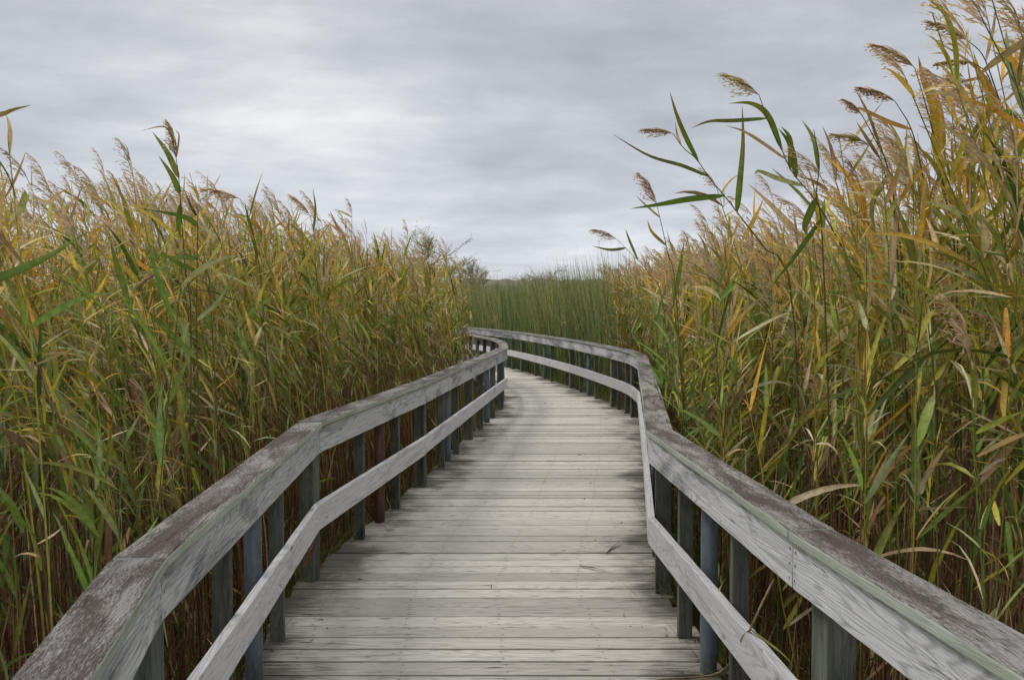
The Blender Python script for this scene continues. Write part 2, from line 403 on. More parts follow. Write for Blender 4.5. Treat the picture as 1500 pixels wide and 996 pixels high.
def railing(pts, side, joints, lower_joints, label, smooth_from, post_ts, pattern, far_from=99, pipe_rust=()):
    """side=+1: outside is to the left of travel"""
    root = empty('wooden_railing', (0, 0, 0)); tag(root, label, 'railing', 'wooden railings along the boardwalk')
    poly = Poly(pts)
    joints = [tat(poly, y) for y in joints]; lower_joints = [tat(poly, y) for y in lower_joints]
    s = side
    for i, (a, b) in enumerate(zip(joints[:-1], joints[1:])):
        g = .0025; dz = random.uniform(-.004, .004)
        bd = Boards(); w = poly.sub(a+g, b-g)
        bd.sweep(w, -s*.008, s*.137, ZR-.032+dz, ZR+dz, tint=random.random(), mats=(1, 0), wob=.0012)
        bd.build('cap_rail', [M['cap_top'], M['cap_side']], root, bevel=.006)
    for i, (a, b) in enumerate(zip(joints[:-1], joints[1:])):
        bd = Boards(); ya = poly.at((a+b)/2)[1]
        bd.sweep(poly.sub(a+.003, b-.003), s*.008, s*.044, ZR-.180, ZR-.034, tint=random.random(), wob=.0010)
        if a < 14: bd.nails(poly, [max(a, 0)+.022, b-.022] + [q for q in post_ts if a+.15 < q < b-.15], s*.0068, (ZR-.155, ZR-.107, ZR-.062))
        bd.build('top_board', [M['fascia_far'] if ya > far_from else M['fascia'], M['nail']], root, bevel=.004)
    for i, (a, b) in enumerate(zip(lower_joints[:-1], lower_joints[1:])):
        bd = Boards()
        bd.sweep(poly.sub(a+.002, b-.002), s*.008, s*.044, .315+random.uniform(-.005, .005), .460, tint=random.random(), wob=.0010)
        if a < 14: bd.nails(poly, [max(a, 0)+.022, b-.022] + [q for q in post_ts if a+.15 < q < b-.15], s*.0068, (.345, .425))
        bd.build('lower_board', [M['lower'], M['nail']], root, bevel=.004)
    for k, t in enumerate(post_ts):
        kind = pattern(k)
        if t < 0: continue
        p = poly.at(t); d = poly.dir(t); ang = math.atan2(d[1], d[0]); nn = np.array([-d[1], d[0]])*s
        ln = (random.uniform(-.006, .006), random.uniform(-.006, .006))
        if kind == 'W':
            c = p + nn*(.047+.045)
            bd = Boards(); bd.post(c[0], c[1], ang, .105, .088, -.14, ZR-.034, random.random(), 6, ln); bd.build('square_post', [M['post']], root, bevel=.004)
        elif kind == 's':
            c = p + nn*(.047+.034)
            bd = Boards(); bd.post(c[0], c[1], ang, .040, .066, -.10, ZR-.034, random.random(), 6, ln); bd.build('baluster', [M['post']], root, bevel=.003)
        else:
            c = p + nn*(.047+.040)
            pipe_mesh('steel_pipe_post', .037, -.75, ZR-.09, M['rust'] if k in pipe_rust else M['pipe'], root, c[0], c[1])
    return root, poly

Lrail = chaikin(L, 7, 1)
Rrail = chaikin(Rr, 6, 2)
pL, pR = Poly(Lrail), Poly(Rrail)
def ts_from_px(poly, cols):
    """arc positions where the rail line is seen at a photo column"""
    out = []
    for kind, x, y in cols:
        out.append((kind, tat(poly, y)))
    return out

PLpost = Poly(offset_poly(Lrail, .092)); PRpost = Poly(offset_poly(Rrail, -.092))
def col_to_t(poly, x, ymin, ymax):
    best = None
    for t in np.arange(0, poly.l[-1], .03):
        p = poly.at(t)
        if p[1] < ymin or p[1] > ymax: continue
        e = abs(CX + F*p[0]/p[1] - x)
        if best is None or e < best[0]: best = (e, t)
    return best[1]
def posts_from(specs, poly):
    kinds, tt = [], []
    for k, y in specs: kinds.append(k); tt.append(tat(poly, y))
    return kinds, tt
Ls = [('W', -.3), ('s', .2), ('p', .9), ('s', 1.5), ('W', 2.42), ('s', 3.22), ('p', 3.72), ('s', 4.17), ('W', 5.08), ('s', 5.97), ('p', 6.45), ('s', 6.85), ('W', 7.72),
      ('s', 8.6), ('p', 8.98), ('s', 9.41), ('W', 10.4), ('s', 11.25), ('p', 11.9), ('s', 12.4), ('W', 13.40), ('s', 14.6), ('p', 15.3), ('s', 16.0), ('W', 16.9),
      ('s', 17.9), ('p', 18.6), ('s', 19.3), ('W', 20.3), ('s', 21.3), ('p', 21.9), ('s', 22.5), ('W', 23.2), ('s', 24.2), ('W', 25.4), ('W', 27)]
kL, tL = posts_from(Ls, pL)
Rs = [('W', -.4), ('s', .3), ('p', .9), ('s', 1.6), ('W', 2.52), ('s', 3.36), ('p', 3.80), ('s', 4.20), ('W', 4.90), ('s', 5.6), ('p', 6.0), ('s', 6.5), ('W', 7.2),
      ('s', 8.0), ('p', 8.5), ('s', 9.0), ('W', 9.8), ('s', 10.6), ('p', 11.1), ('s', 11.6), ('W', 12.5)]
kR, tR = posts_from(Rs, pR)
for k, x in [('s', 925), ('p', 917), ('s', 909), ('W', 899), ('s', 875), ('p', 863), ('s', 853), ('W', 838), ('s', 810), ('p', 798), ('s', 786), ('W', 766), ('s', 752), ('p', 742), ('s', 733), ('W', 718), ('s', 700), ('p', 688), ('s', 672), ('W', 655)]:
    t = col_to_t(PRpost, x, 12.9, 33); p = PRpost.at(t)
    # nearest parameter on the rail line itself
    tt = min(np.arange(0, pR.l[-1], .03), key=lambda q: float(np.linalg.norm(pR.at(q)-p)))
    if tt > tR[-1] + .15: kR.append(k); tR.append(float(tt))
railing(Lrail, 1, [-1.15, 2.34, 5.03, 7.56, 10.3, 13.6, 17.4, 22.4, 28.0], [-1.15, 2.34, 7.56, 13.6, 17.4, 22.4, 28.0],
        'weathered grey wooden railing with one rusty post, along the left edge of the boardwalk', 7, tL, lambda k: kL[k], 99, (10,))
railing(Rrail, -1, [-1.15, 2.62, 4.71, 7.9, 11.45, 16.6, 20.8, 25.2, 32.0], [-1.15, 4.71, 11.45, 16.6, 20.8, 25.2, 32.0],
        'weathered grey wooden railing along the right edge, sweeping round the far bend', 6, tR, lambda k: kR[k], 12)

# ------------------------------------------------------------------ vegetation in numpy
def nrm(a): return a/np.maximum(1e-9, np.linalg.norm(a, axis=-1, keepdims=True))
class Acc:
    def __init__(s): s.v = []; s.f = []; s.c = []; s.n = 0; s.tri = []
    def add(s, v, f, c):
        s.v.append(v.reshape(-1, 3).astype(np.float32)); s.f.append((f.reshape(-1, 4)+s.n).astype(np.int32)); s.c.append(c.reshape(-1, 3).astype(np.float32)); s.n += len(s.v[-1])
    def build(s, name, mat, parent=None, smooth=True, origin=None):
        v = np.concatenate(s.v); f = np.concatenate(s.f); c = np.concatenate(s.c)
        if origin is not None: v = v - np.array(origin, np.float32)
        me = bpy.data.meshes.new(name)
        me.vertices.add(len(v)); me.vertices.foreach_set('co', v.ravel())
        me.loops.add(f.size); me.loops.foreach_set('vertex_index', f.ravel())
        me.polygons.add(len(f)); me.polygons.foreach_set('loop_start', np.arange(0, f.size, 4, dtype=np.int32))
        try: me.polygons.foreach_set('loop_total', np.full(len(f), 4, dtype=np.int32))
        except Exception: pass
        if smooth: me.polygons.foreach_set('use_smooth', np.ones(len(f), dtype=bool))
        a = me.attributes.new('col', 'FLOAT_COLOR', 'POINT')
        a.data.foreach_set('color', np.concatenate([np.clip(c, 0, 1), np.ones((len(c), 1), np.float32)], 1).ravel())
        me.update(calc_edges=True); me.materials.append(mat)
        o = bpy.data.objects.new(name, me); COL.objects.link(o)
        if parent is not None: o.parent = parent
        return o

def ribbons(acc, base, d, L, W, col0, col1, seg=6, grav=.8, wind=(0, 0, 0), fold=True, twist=1.0, kink=None, profile='leaf', rg=rng):
    """curved tapering blades. base,d (N,3); L,W (N,); col0 at base, col1 at tip (N,3)"""
    N = len(base)
    if N == 0: return
    grav = np.broadcast_to(np.asarray(grav, float), (N,)); wind = np.broadcast_to(np.asarray(wind, float), (N, 3))
    d = nrm(d); p = base.copy()
    horiz = nrm(np.cross(d, np.array([0, 0, 1.])) + rg.normal(0, .15, (N, 3)))
    tw = rg.normal(0, .5, N)*twist; dtw = rg.normal(0, 1.0, N)*twist/seg
    nv = 3 if fold else 2
    V = np.zeros((N, seg+1, nv, 3)); C = np.zeros((N, seg+1, nv, 3))
    for i in range(seg+1):
        t = i/seg
        if profile == 'leaf': w = (math.sin(math.pi*min(1, t**.62*.93+.07)))**.85 if t < 1 else .02
        elif profile == 'grass': w = (1-t**2.2)*.97+.03
        else: w = 1.0-.7*t
        side = nrm(horiz - d*np.sum(horiz*d, 1, keepdims=True)); up = np.cross(side, d)
        a = (tw + dtw*i)[:, None]
        s_ = side*np.cos(a) + up*np.sin(a); u_ = -side*np.sin(a) + up*np.cos(a)
        hw = (W*w/2*(1+rg.normal(0, .07, N)))[:, None]
        if fold:
            V[:, i, 0] = p - s_*hw + u_*hw*.35; V[:, i, 1] = p; V[:, i, 2] = p + s_*hw + u_*hw*.35
        else:
            V[:, i, 0] = p - s_*hw; V[:, i, 1] = p + s_*hw
        tq = t**1.7; cc = col0*(1-tq) + col1*tq
        C[:, i] = cc[:, None, :]
        if fold: C[:, i, 1] *= 1.18
        step = (L/seg)[:, None]
        p = p + d*step
        g = np.zeros((N, 3)); g[:, 2] = -grav*(.35+1.3*t)
        d = nrm(d + (g + wind)/seg)
        if kink is not None and i == seg//2:
            d = nrm(d*np.where(kink[:, None], np.array([.5, .5, -1.4]), 1.0))
    idx = np.arange(N*(seg+1)*nv).reshape(N, seg+1, nv)
    Fq = np.stack([idx[:, :-1, :-1], idx[:, :-1, 1:], idx[:, 1:, 1:], idx[:, 1:, :-1]], -1)
    acc.add(V, Fq, C)

def tubes(acc, pts, rad, col, sides=3):
    """pts (N,S,3) rad (N,S) col (N,S,3)"""
    N, S, _ = pts.shape
    V = np.zeros((N, S, sides, 3)); C = np.repeat(col[:, :, None, :], sides, 2)
    t = nrm(np.gradient(pts, axis=1)); ref = np.array([1.0, .13, 0])
    a = nrm(np.cross(t, ref)); b = np.cross(t, a)
    for k in range(sides):
        th = 2*math.pi*k/sides
        V[:, :, k] = pts + (a*math.cos(th)+b*math.sin(th))*rad[:, :, None]
    idx = np.arange(N*S*sides).reshape(N, S, sides); nx = np.roll(idx, -1, 2)
    Fq = np.stack([idx[:, :-1], nx[:, :-1], nx[:, 1:], idx[:, 1:]], -1)
    acc.add(V, Fq, C)

def pick(pal, N, w=None, rg=rng, jit=.18):
    pal = np.array(pal); w = None if w is None else np.array(w)/np.sum(w)
    c = pal[rg.choice(len(pal), N, p=w)]
    return c*(1+rg.normal(0, jit, (N, 1)))*(1+rg.normal(0, .05, (N, 3)))
BRIGHT = (.190, .275, .060); OLIVE = (.210, .215, .042); DEEP = (.075, .112, .022); PALE = (.36, .40, .20); GOLD = (.62, .415, .085)
ORANGE = (.58, .325, .065); TAN = (.56, .43, .24); STRAW = (.62, .52, .32); BROWN = (.17, .092, .048); YGREEN = (.40, .375, .070)
REDB = (.19, .075, .052); MAUVE = (.56, .43, .30); DRY = (.33, .225, .125)

def stems_fn(base, H, lean, curve):
    """returns function t-> position (N,3) ; lean (N,2) per unit height; curve (N,2)"""
    def f(t):
        t = np.asarray(t)
        if t.ndim == 0: t = np.full(len(H), float(t))
        q = lean*t[:, None] + curve*(t[:, None]**2.6)
        z = H*t*(1-.10*np.sum(curve**2, 1)*3*t**2)
        return base + np.concatenate([q*H[:, None], z[:, None]], 1)
    return f

WIND = np.array([-1.0, .15, 0])
def plumes(acc, p, d, size, nb, rg=rng, col=MAUVE, thick=1.0, seg=4):
    """one-sided feathery seed heads. p,d (N,3) start and direction; size (N,)"""
    N = len(p)
    if N == 0: return
    S = 5; pts = np.zeros((N, S, 3)); q = p.copy(); dd = nrm(d)
    for i in range(S):
        pts[:, i] = q; q = q + dd*(size/(S-1))[:, None]*.9; dd = nrm(dd + WIND*.16 + np.array([0, 0, -.10]))
    c = np.array(col)*(1+rg.normal(0, .12, (N, 1)))*(1+rg.normal(0, .04, (N, 3)))
    tubes(acc, pts, np.linspace(.0016, .0006, S)[None, :]*np.ones((N, 1)), np.repeat(c[:, None]*.7, S, 1))
    k = np.repeat(np.arange(N), nb); tt = np.tile(np.linspace(.0, .98, nb), N) + rg.normal(0, .02, N*nb); tt = np.clip(tt, 0, .999)
    x = tt*(S-1); i0 = x.astype(int); fr = (x-i0)[:, None]
    b = pts[k, i0]*(1-fr) + pts[k, i0+1]*fr; ax = nrm(pts[k, i0+1]-pts[k, i0])
    L = size[k]*(.50-.34*tt)*(.7+.5*rg.random(N*nb))
    rnd = nrm(rg.normal(0, 1, (N*nb, 3)))
    bd = nrm(ax*1.1 + rnd*.42 + WIND*.35)
    # branch = a thin axis plus tufts
    cc = c[k]*(1+rg.normal(0, .16, (N*nb, 1)))
    tip = cc*np.array([1.45, 1.35, 1.25])
    ribbons(acc, b, bd, L, np.full(N*nb, .0050*thick)*(.6+size[k]*2), cc, tip, seg=seg, grav=.55, wind=WIND*.45, fold=False, twist=1.2, profile='leaf', rg=rg)
    for j in range(3):
        o = b + bd*(L*(.22+.24*j))[:, None] + np.array([0, 0, -1.])*(L*.05*(j+1)**1.5)[:, None] + WIND*(L*.04*(j+1)**1.5)[:, None]
        d2 = nrm(bd + rg.normal(0, .42, (N*nb, 3)) + WIND*.25 + np.array([0, 0, -.3]))
        ribbons(acc, o, d2, L*(.33-.04*j), np.full(N*nb, .0046*thick)*(.6+size[k]*2), cc*.85, tip*(.8+.5*rg.random((N*nb, 1))), seg=2, grav=.5, wind=WIND*.3, fold=False, twist=1.5, rg=rg)

def reed_bank(acc, xy, H, lod, rg, near_edge, side):
    """xy (N,2), H (N,), near_edge (N,) distance to the walkway"""
    N = len(xy)
    if N == 0: return
    base = np.concatenate([xy, np.full((N, 1), -.48)], 1)
    lean = rg.normal(0, .045, (N, 2)) + np.array([-.035, .0]); curve = rg.normal(0, .05, (N, 2)) + np.array([-.085, .0])
    if side > 0: lean[:, 0] += np.where(near_edge < .5, .055, .01); curve[:, 0] = np.where(near_edge < .4, -.35*np.abs(curve[:, 0]), curve[:, 0])
    brk = rg.random(N) < .10          # bent and broken dry stalks
    lean[brk] = rg.normal(0, .26, (brk.sum(), 2)); lean[:, 0] = np.where(brk & (near_edge < 1.0), side*np.abs(lean[:, 0]), lean[:, 0]); lean[brk & (near_edge < 1.0), 1] *= .3; H = H*np.where(brk, rg.uniform(.35, .75, N), 1)
    f = stems_fn(base, H, lean, curve)
    S = {0: 9, 1: 7, 2: 5, 3: 4}[lod]
    pts = np.stack([f(t) for t in np.linspace(0, 1, S)], 1)
    pts[:, 1:-1, :2] += rg.normal(0, .006, (N, S-2, 2))
    low = pick([REDB, BROWN, DRY, TAN, (.25, .135, .08), OLIVE], N, [2.8, 3.2, 1.5, 1.0, 2.8, .3], rg, .28)*.85  # red-brown bases, painted darker in place of shade deep in the bed
    top = pick([OLIVE, YGREEN, DRY, BRIGHT, GOLD], N, [2, 2, 3, 1, 1.6], rg)
    ts = np.linspace(0, 1, S)[None, :, None]; mixv = np.clip((ts-.30)/.3, 0, 1)
    mixv = np.where(brk[:, None, None], mixv*.15, mixv)
    C = low[:, None]*(1-mixv)+top[:, None]*mixv
    # bare dead stalks left standing from last year, in the lower half
    if lod < 3:
        nb_ = int(N*2.6); kb = rg.integers(0, N, nb_); bb = base[kb] + np.concatenate([rg.normal(0, .12, (nb_, 2)), np.zeros((nb_, 1))], 1)
        cb = pick([REDB, BROWN, DRY, TAN, (.25, .14, .08)], nb_, [3.4, 3.0, 1.5, .9, 3], rg, .3)*.95
        ok = near_edge[kb] > .22
        ribbons(acc, bb[ok], np.stack([side*np.abs(rg.normal(0, .09, nb_)), rg.normal(0, .05, nb_), np.ones(nb_)], 1)[ok], rg.uniform(.8, 1.75, nb_)[ok], rg.uniform(.006, .011, nb_)[ok], cb[ok], cb[ok]*1.1, seg=4, grav=rg.normal(.0, .15, ok.sum()), fold=False, profile='x', rg=rg)
    r0 = rg.uniform(.0028, .0058, N)*(1.0 if lod < 2 else 1.35)
    rad = r0[:, None]*np.linspace(1, .35, S)[None]
    tubes(acc, pts, rad, C, 4 if lod == 0 else 3)
    # --- living leaves
    nl = {0: 16, 1: 15, 2: 12, 3: 8}[lod]
    K = np.repeat(np.arange(N), nl); M_ = N*nl
    tt = np.tile(np.linspace(.57, .975, nl), N) + rg.normal(0, .03, M_); tt = np.where(rg.random(M_) < .06, rg.uniform(.2, .55, M_), tt); tt = np.clip(tt, .15, .985)
    keep = (rg.random(M_) < .86) & ~brk[K]; K, tt = K[keep], tt[keep]; M_ = len(K)
    def fat(Ks, tq):
        q = lean[Ks]*tq[:, None] + curve[Ks]*(tq[:, None]**2.6)
        z = H[Ks]*tq*(1-.10*np.sum(curve[Ks]**2, 1)*3*tq**2)
        return base[Ks] + np.concatenate([q*H[Ks][:, None], z[:, None]], 1)
    b = fat(K, tt)
    az = rg.uniform(0, 2*math.pi, M_); el = rg.uniform(.12, 1.10, M_)
    sd = np.stack([np.cos(az)*np.sin(el), np.sin(az)*np.sin(el), np.cos(el)], 1) + WIND*rg.uniform(-.15, .45, (M_, 1))
    lowin = (near_edge[K] < .5) & (b[:, 2] < 1.5); sd[:, 0] = np.where(lowin, side*np.abs(sd[:, 0]), sd[:, 0])
    windm = np.where(lowin, .15, 1.0)[:, None]
    Ln = rg.choice([.6, 1.0], M_, p=[.45, .55])*rg.uniform(.18, .42, M_)*np.where(tt > .9, .8, 1)
    Wd = rg.uniform(.011, .027, M_)*(1.0 if lod < 2 else 1.2)*(Ln/.30)**.5
    zz = b[:, 2]
    # palettes by height
    hfrac = np.clip(tt, 0, 1)
    A = pick([BRIGHT, OLIVE, DEEP, PALE, YGREEN, TAN], M_, [6.0, 2.6, 2.4, 2.4, 2.4, 1.0], rg)
    Bc = pick([OLIVE, YGREEN, GOLD, ORANGE, BRIGHT, PALE, TAN, STRAW, DRY, DEEP], M_, [3.0, 4.0, 1.8, .6, 3.0, 1.6, 1.5, 1.0, 1.0, 1.4], rg)
    G = pick([GOLD, ORANGE, TAN, YGREEN, STRAW, DRY, OLIVE], M_, [3.6, 1.8, 2.6, 2.6, 2.2, 1.0, 1.2], rg)*1.08
    plantgold = rg.random(N)[K]
    deepin = np.clip((near_edge[K]-.4)/1.8, 0, 1)      # plants further in are riper
    sel = hfrac*1.7 - .63 + plantgold*.36 + deepin*.42
    q1 = (sel > .80)[:, None]; q2 = (sel > 1.12)[:, None]
    c0 = np.where(q2, G, np.where(q1, Bc, A))
    lowd = ((tt < .66) & (rg.random(M_) < (.72-1.1*(tt-.5)*0)))[:, None]*(rg.random((M_, 1)) < .62)
    c0 = np.where(lowd, pick([DRY, BROWN, (.24, .15, .08), TAN, REDB, DEEP], M_, [2.4, 3, 3, 1, 1, 1.6], rg, .25), c0)
    dryt = pick([GOLD, TAN, ORANGE, BROWN], M_, None, rg)
    w = (rg.random(M_) < .55)[:, None]*rg.uniform(.25, 1.0, (M_, 1)); c1 = c0*(1-w)+dryt*w
    gr = np.abs(rg.normal(.50, .55, M_))
    ribbons(acc, b, sd, Ln, Wd, c0, c1, seg={0: 7, 1: 5, 2: 4, 3: 3}[lod], grav=gr, wind=WIND*rg.uniform(-.3, .7, (M_, 1))*windm, fold=lod < 2, twist=1.0,
            kink=rg.random(M_) < .10, rg=rg)
    # --- small thin side leaves and curled tips, pale, all through the upper half
    ns = {0: 9, 1: 8, 2: 6, 3: 3}[lod]; K = np.repeat(np.where(~brk)[0], ns); M_ = len(K); tt = rg.uniform(.55, .97, M_); b = fat(K, tt)
    az = rg.uniform(0, 2*math.pi, M_); el = rg.uniform(.2, 1.5, M_)
    c0 = pick([STRAW, TAN, PALE, YGREEN, GOLD, DRY, BRIGHT], M_, [2, 2.4, 2, 1.8, 1.4, 1.6, 1.2], rg, .22)
    ribbons(acc, b, np.stack([np.cos(az)*np.sin(el), np.sin(az)*np.sin(el), np.cos(el)], 1), rg.uniform(.07, .22, M_), rg.uniform(.004, .010, M_)*(1 if lod < 2 else 1.5), c0, c0*rg.uniform(.7, 1.2, (M_, 1)), seg=4 if lod < 2 else 3,
            grav=rg.uniform(-.2, 2.2, M_), wind=WIND*rg.uniform(-.2, .5, (M_, 1)), fold=False, twist=2.0, rg=rg)
    # --- dry hanging sheaths and leaves low down
    nd = {0: 4, 1: 4, 2: 3, 3: 2}[lod]
    K = np.repeat(np.arange(N), nd); M_ = len(K); tt = rg.uniform(.06, .5, M_)
    b = fat(K, tt); az = rg.uniform(0, 2*math.pi, M_); el = rg.uniform(.05, .7, M_)
    sd = np.stack([np.cos(az)*np.sin(el), np.sin(az)*np.sin(el), np.cos(el)], 1)
    c0 = pick([DRY, BROWN, TAN, STRAW, REDB, (.25, .16, .09)], M_, [2.4, 3.4, 1.2, .5, 1.8, 2.4], rg, .3)*.85  # dry browns, dimmed to imitate the shade low among the stems
    ribbons(acc, b, sd, rg.uniform(.10, .32, M_), rg.uniform(.005, .012, M_), c0, c0*rg.uniform(.6, 1.2, (M_, 1)), seg=4 if lod < 2 else 3, grav=np.where(rg.random(M_) < .6, .3, 2.6),
            wind=(0, 0, 0), fold=False, twist=2.2, rg=rg)
    # --- seed heads
    pl = (rg.random(N) < np.where(near_edge < .5, .45, .75)) & ~brk
    if pl.any():
        e = fat(np.where(pl)[0], np.ones(pl.sum())*.995); e0 = fat(np.where(pl)[0], np.ones(pl.sum())*.93)
        plumes(acc, e, nrm(e-e0), rg.uniform(.14, .27, pl.sum()), {0: 24, 1: 18, 2: 12, 3: 8}[lod], rg, thick={0: 1.0, 1: 1.15, 2: 1.6, 3: 2.2}[lod], seg=3)

def sample(n, x0, x1, y0, y1, rg): return np.stack([rg.uniform(x0, x1, n), rg.uniform(y0, y1, n)], 1)
def edge_x(poly_pts, ys):
    yy = np.array([p[1] for p in poly_pts]); xx = np.array([p[0] for p in poly_pts]); return np.interp(ys, yy, xx)
outL = offset_poly(Lrail, .22); outR = offset_poly(Rrail, -.27)
def left_d(xy): return edge_x(outL, xy[:, 1]) - xy[:, 0]
def right_d(xy): return xy[:, 0] - edge_x(outR, xy[:, 1])
def visible(xy, m=.9): return np.abs(xy[:, 0]) < (.585*xy[:, 1] + m)

def bank(side, seed):
    rg = np.random.default_rng(seed); acc = Acc(); tot = 0
    dist = left_d if side < 0 else right_d
    # bands: (d0,d1,density)
    for d0, d1, dens in ((0.02, .55, 72), (.55, 1.3, 66), (1.3, 2.6, 44), (2.6, 5.5, 19), (5.5, 17, 6)):
        W_ = 20.0; ymax = 27.0
        n = int(dens*1.12*W_*ymax)
        xy = sample(n, -W_ if side < 0 else -3, 3 if side < 0 else W_, .9, ymax, rg)
        n_keep = (dist(xy) > d0) & (dist(xy) <= d1) & visible(xy)
        if side > 0: n_keep &= xy[:, 0] > .134*xy[:, 1] - .05 + rg.normal(0, .12, n)
        else: n_keep &= (xy[:, 1] < 11) | (xy[:, 0] < -.050*xy[:, 1] + rg.normal(0, .14, n))
        dens_f = np.where(xy[:, 1] > 12, .62 if side < 0 else 1.0, 1.0)*np.where((side > 0) & (xy[:, 1] < 6.5), 1.3, 1.0)*np.where((xy[:, 1] < 2.2) & (dist(xy) > .4), .5, 1)
        # patchiness
        pat = .72+.45*np.sin(xy[:, 0]*3.1+xy[:, 1]*1.3+side)*np.sin(xy[:, 1]*2.3-xy[:, 0]*.9)
        # this sample rectangle is 23 wide: correct
        n_keep &= rg.random(n) < dens_f*pat*23/20
        xy = xy[n_keep]; de = dist(xy)
        r = np.hypot(xy[:, 0], xy[:, 1])
        if side < 0: ztop = 2.05 - .48*np.clip((4.6-xy[:, 1])/2.2, 0, 1) + .10*np.clip(de, 0, 2) + .05*np.sin(xy[:, 1]*1.1)
        else: ztop = 1.76 + .22*np.clip((xy[:, 1]-8)/4, 0, 1) + .13*np.clip(de, 0, 2) + .36*np.clip((4.9-xy[:, 1])/2.0, 0, 1)*np.clip(de/.6, .3, 1)
        H = ztop + .48 + rg.normal(0, .13, len(xy)); short = rg.random(len(xy)) < np.where(de < .6, .22, .12)
        H = H*np.where(short, rg.uniform(.66, .9, len(xy)), 1)
        for lod, (ra, rb) in enumerate(((0, 4.2), (4.2, 8.0), (8.0, 14), (14, 99))):
            k = (r >= ra) & (r < rb) & (r > 2.35)
            reed_bank(acc, xy[k], H[k], lod, rg, de[k], side); tot += k.sum()
    # greener young shoots along the walkway edge
    n = 5200; xy = sample(n, -6 if side < 0 else -1, 1 if side < 0 else 6, 2.2, 18, rg); de = dist(xy); px = xy[:, 0]/xy[:, 1]*F+CX
    k = (de > .05) & (de < 1.2) & visible(xy) & (np.hypot(xy[:, 0], xy[:, 1]) > 2.35) & (rg.random(n) < (np.where(px < 200, .34, .05) if side < 0 else np.where((px > 960) & (px < 1180), .6, .05)))
    if side > 0: k &= xy[:, 0] > .16*xy[:, 1]
    xy = xy[k]; n = len(xy); b = np.concatenate([xy, np.full((n, 1), -.48)], 1); H = rg.uniform(1.25, 2.25, n); ln = rg.normal(0, .10, (n, 2)); cu = rg.normal(0, .05, (n, 2))
    f = stems_fn(b, H, ln, cu); pts = np.stack([f(t) for t in np.linspace(0, 1, 5)], 1)
    tubes(acc, pts, np.linspace(.004, .0015, 5)[None]*np.ones((n, 1)), pick([OLIVE, BRIGHT, DEEP], n, None, rg)[:, None]*np.ones((1, 5, 1)), 3)
    nl = 8; K = np.repeat(np.arange(n), nl); m = len(K); tt = np.clip(np.tile(np.linspace(.50, 1, nl), n)+rg.normal(0, .03, m), .3, 1)[:, None]
    q = (ln[K]*tt+cu[K]*tt**2.6)*H[K][:, None]; bb = b[K]+np.concatenate([q, H[K][:, None]*tt], 1)
    az = rg.uniform(0, 6.28, m); el = rg.uniform(.15, 1.0, m)
    c0 = pick([BRIGHT, (.15, .24, .06), (.24, .34, .10), PALE, OLIVE, YGREEN], m, [4, 3, 2.4, 1.6, 1.5, 1], rg)
    ribbons(acc, bb, np.stack([np.cos(az)*np.sin(el), np.sin(az)*np.sin(el), np.cos(el)], 1), rg.uniform(.18, .40, m), rg.uniform(.016, .030, m), c0, c0*rg.uniform(.8, 1.3, (m, 1)), seg=5, grav=np.abs(rg.normal(.6, .5, m)), wind=WIND*rg.uniform(-.3, .4, (m, 1)), fold=True, kink=rg.random(m) < .08, rg=rg)
    # the same reeds going on far behind, seen only as slivers between the stems
    n = 26000; xy = sample(n, -60 if side < 0 else 0, 0 if side < 0 else 60, 6, 70, rg)
    k = (dist(xy) > 14) & visible(xy, 2) & (np.abs(xy[:, 0]) > .14*xy[:, 1]); xy = xy[k]; n = len(xy)
    b = np.concatenate([xy, np.full((n, 1), -.48)], 1); d = np.stack([rg.normal(-.08, .08, n), rg.normal(0, .08, n), np.ones(n)], 1)
    ribbons(acc, b, d, rg.normal(2.65, .25, n), rg.uniform(.02, .05, n), pick([BROWN, OLIVE, DRY], n, None, rg), pick([GOLD, TAN, ORANGE, YGREEN], n, None, rg), seg=5, grav=.1, wind=WIND*.15, fold=False, profile='grass', rg=rg)
    print('reeds', side, tot, 'verts', acc.n)
    return acc
o = bank(-1, 11).build('reed_bed', M['leaf']); tag(o, 'dense bank of tall yellow-green reeds left of the boardwalk', 'reeds', kind='stuff')
o = bank(1, 12).build('reed_bed', M['leaf']); tag(o, 'dense bank of taller golden reeds right of the boardwalk', 'reeds', kind='stuff')

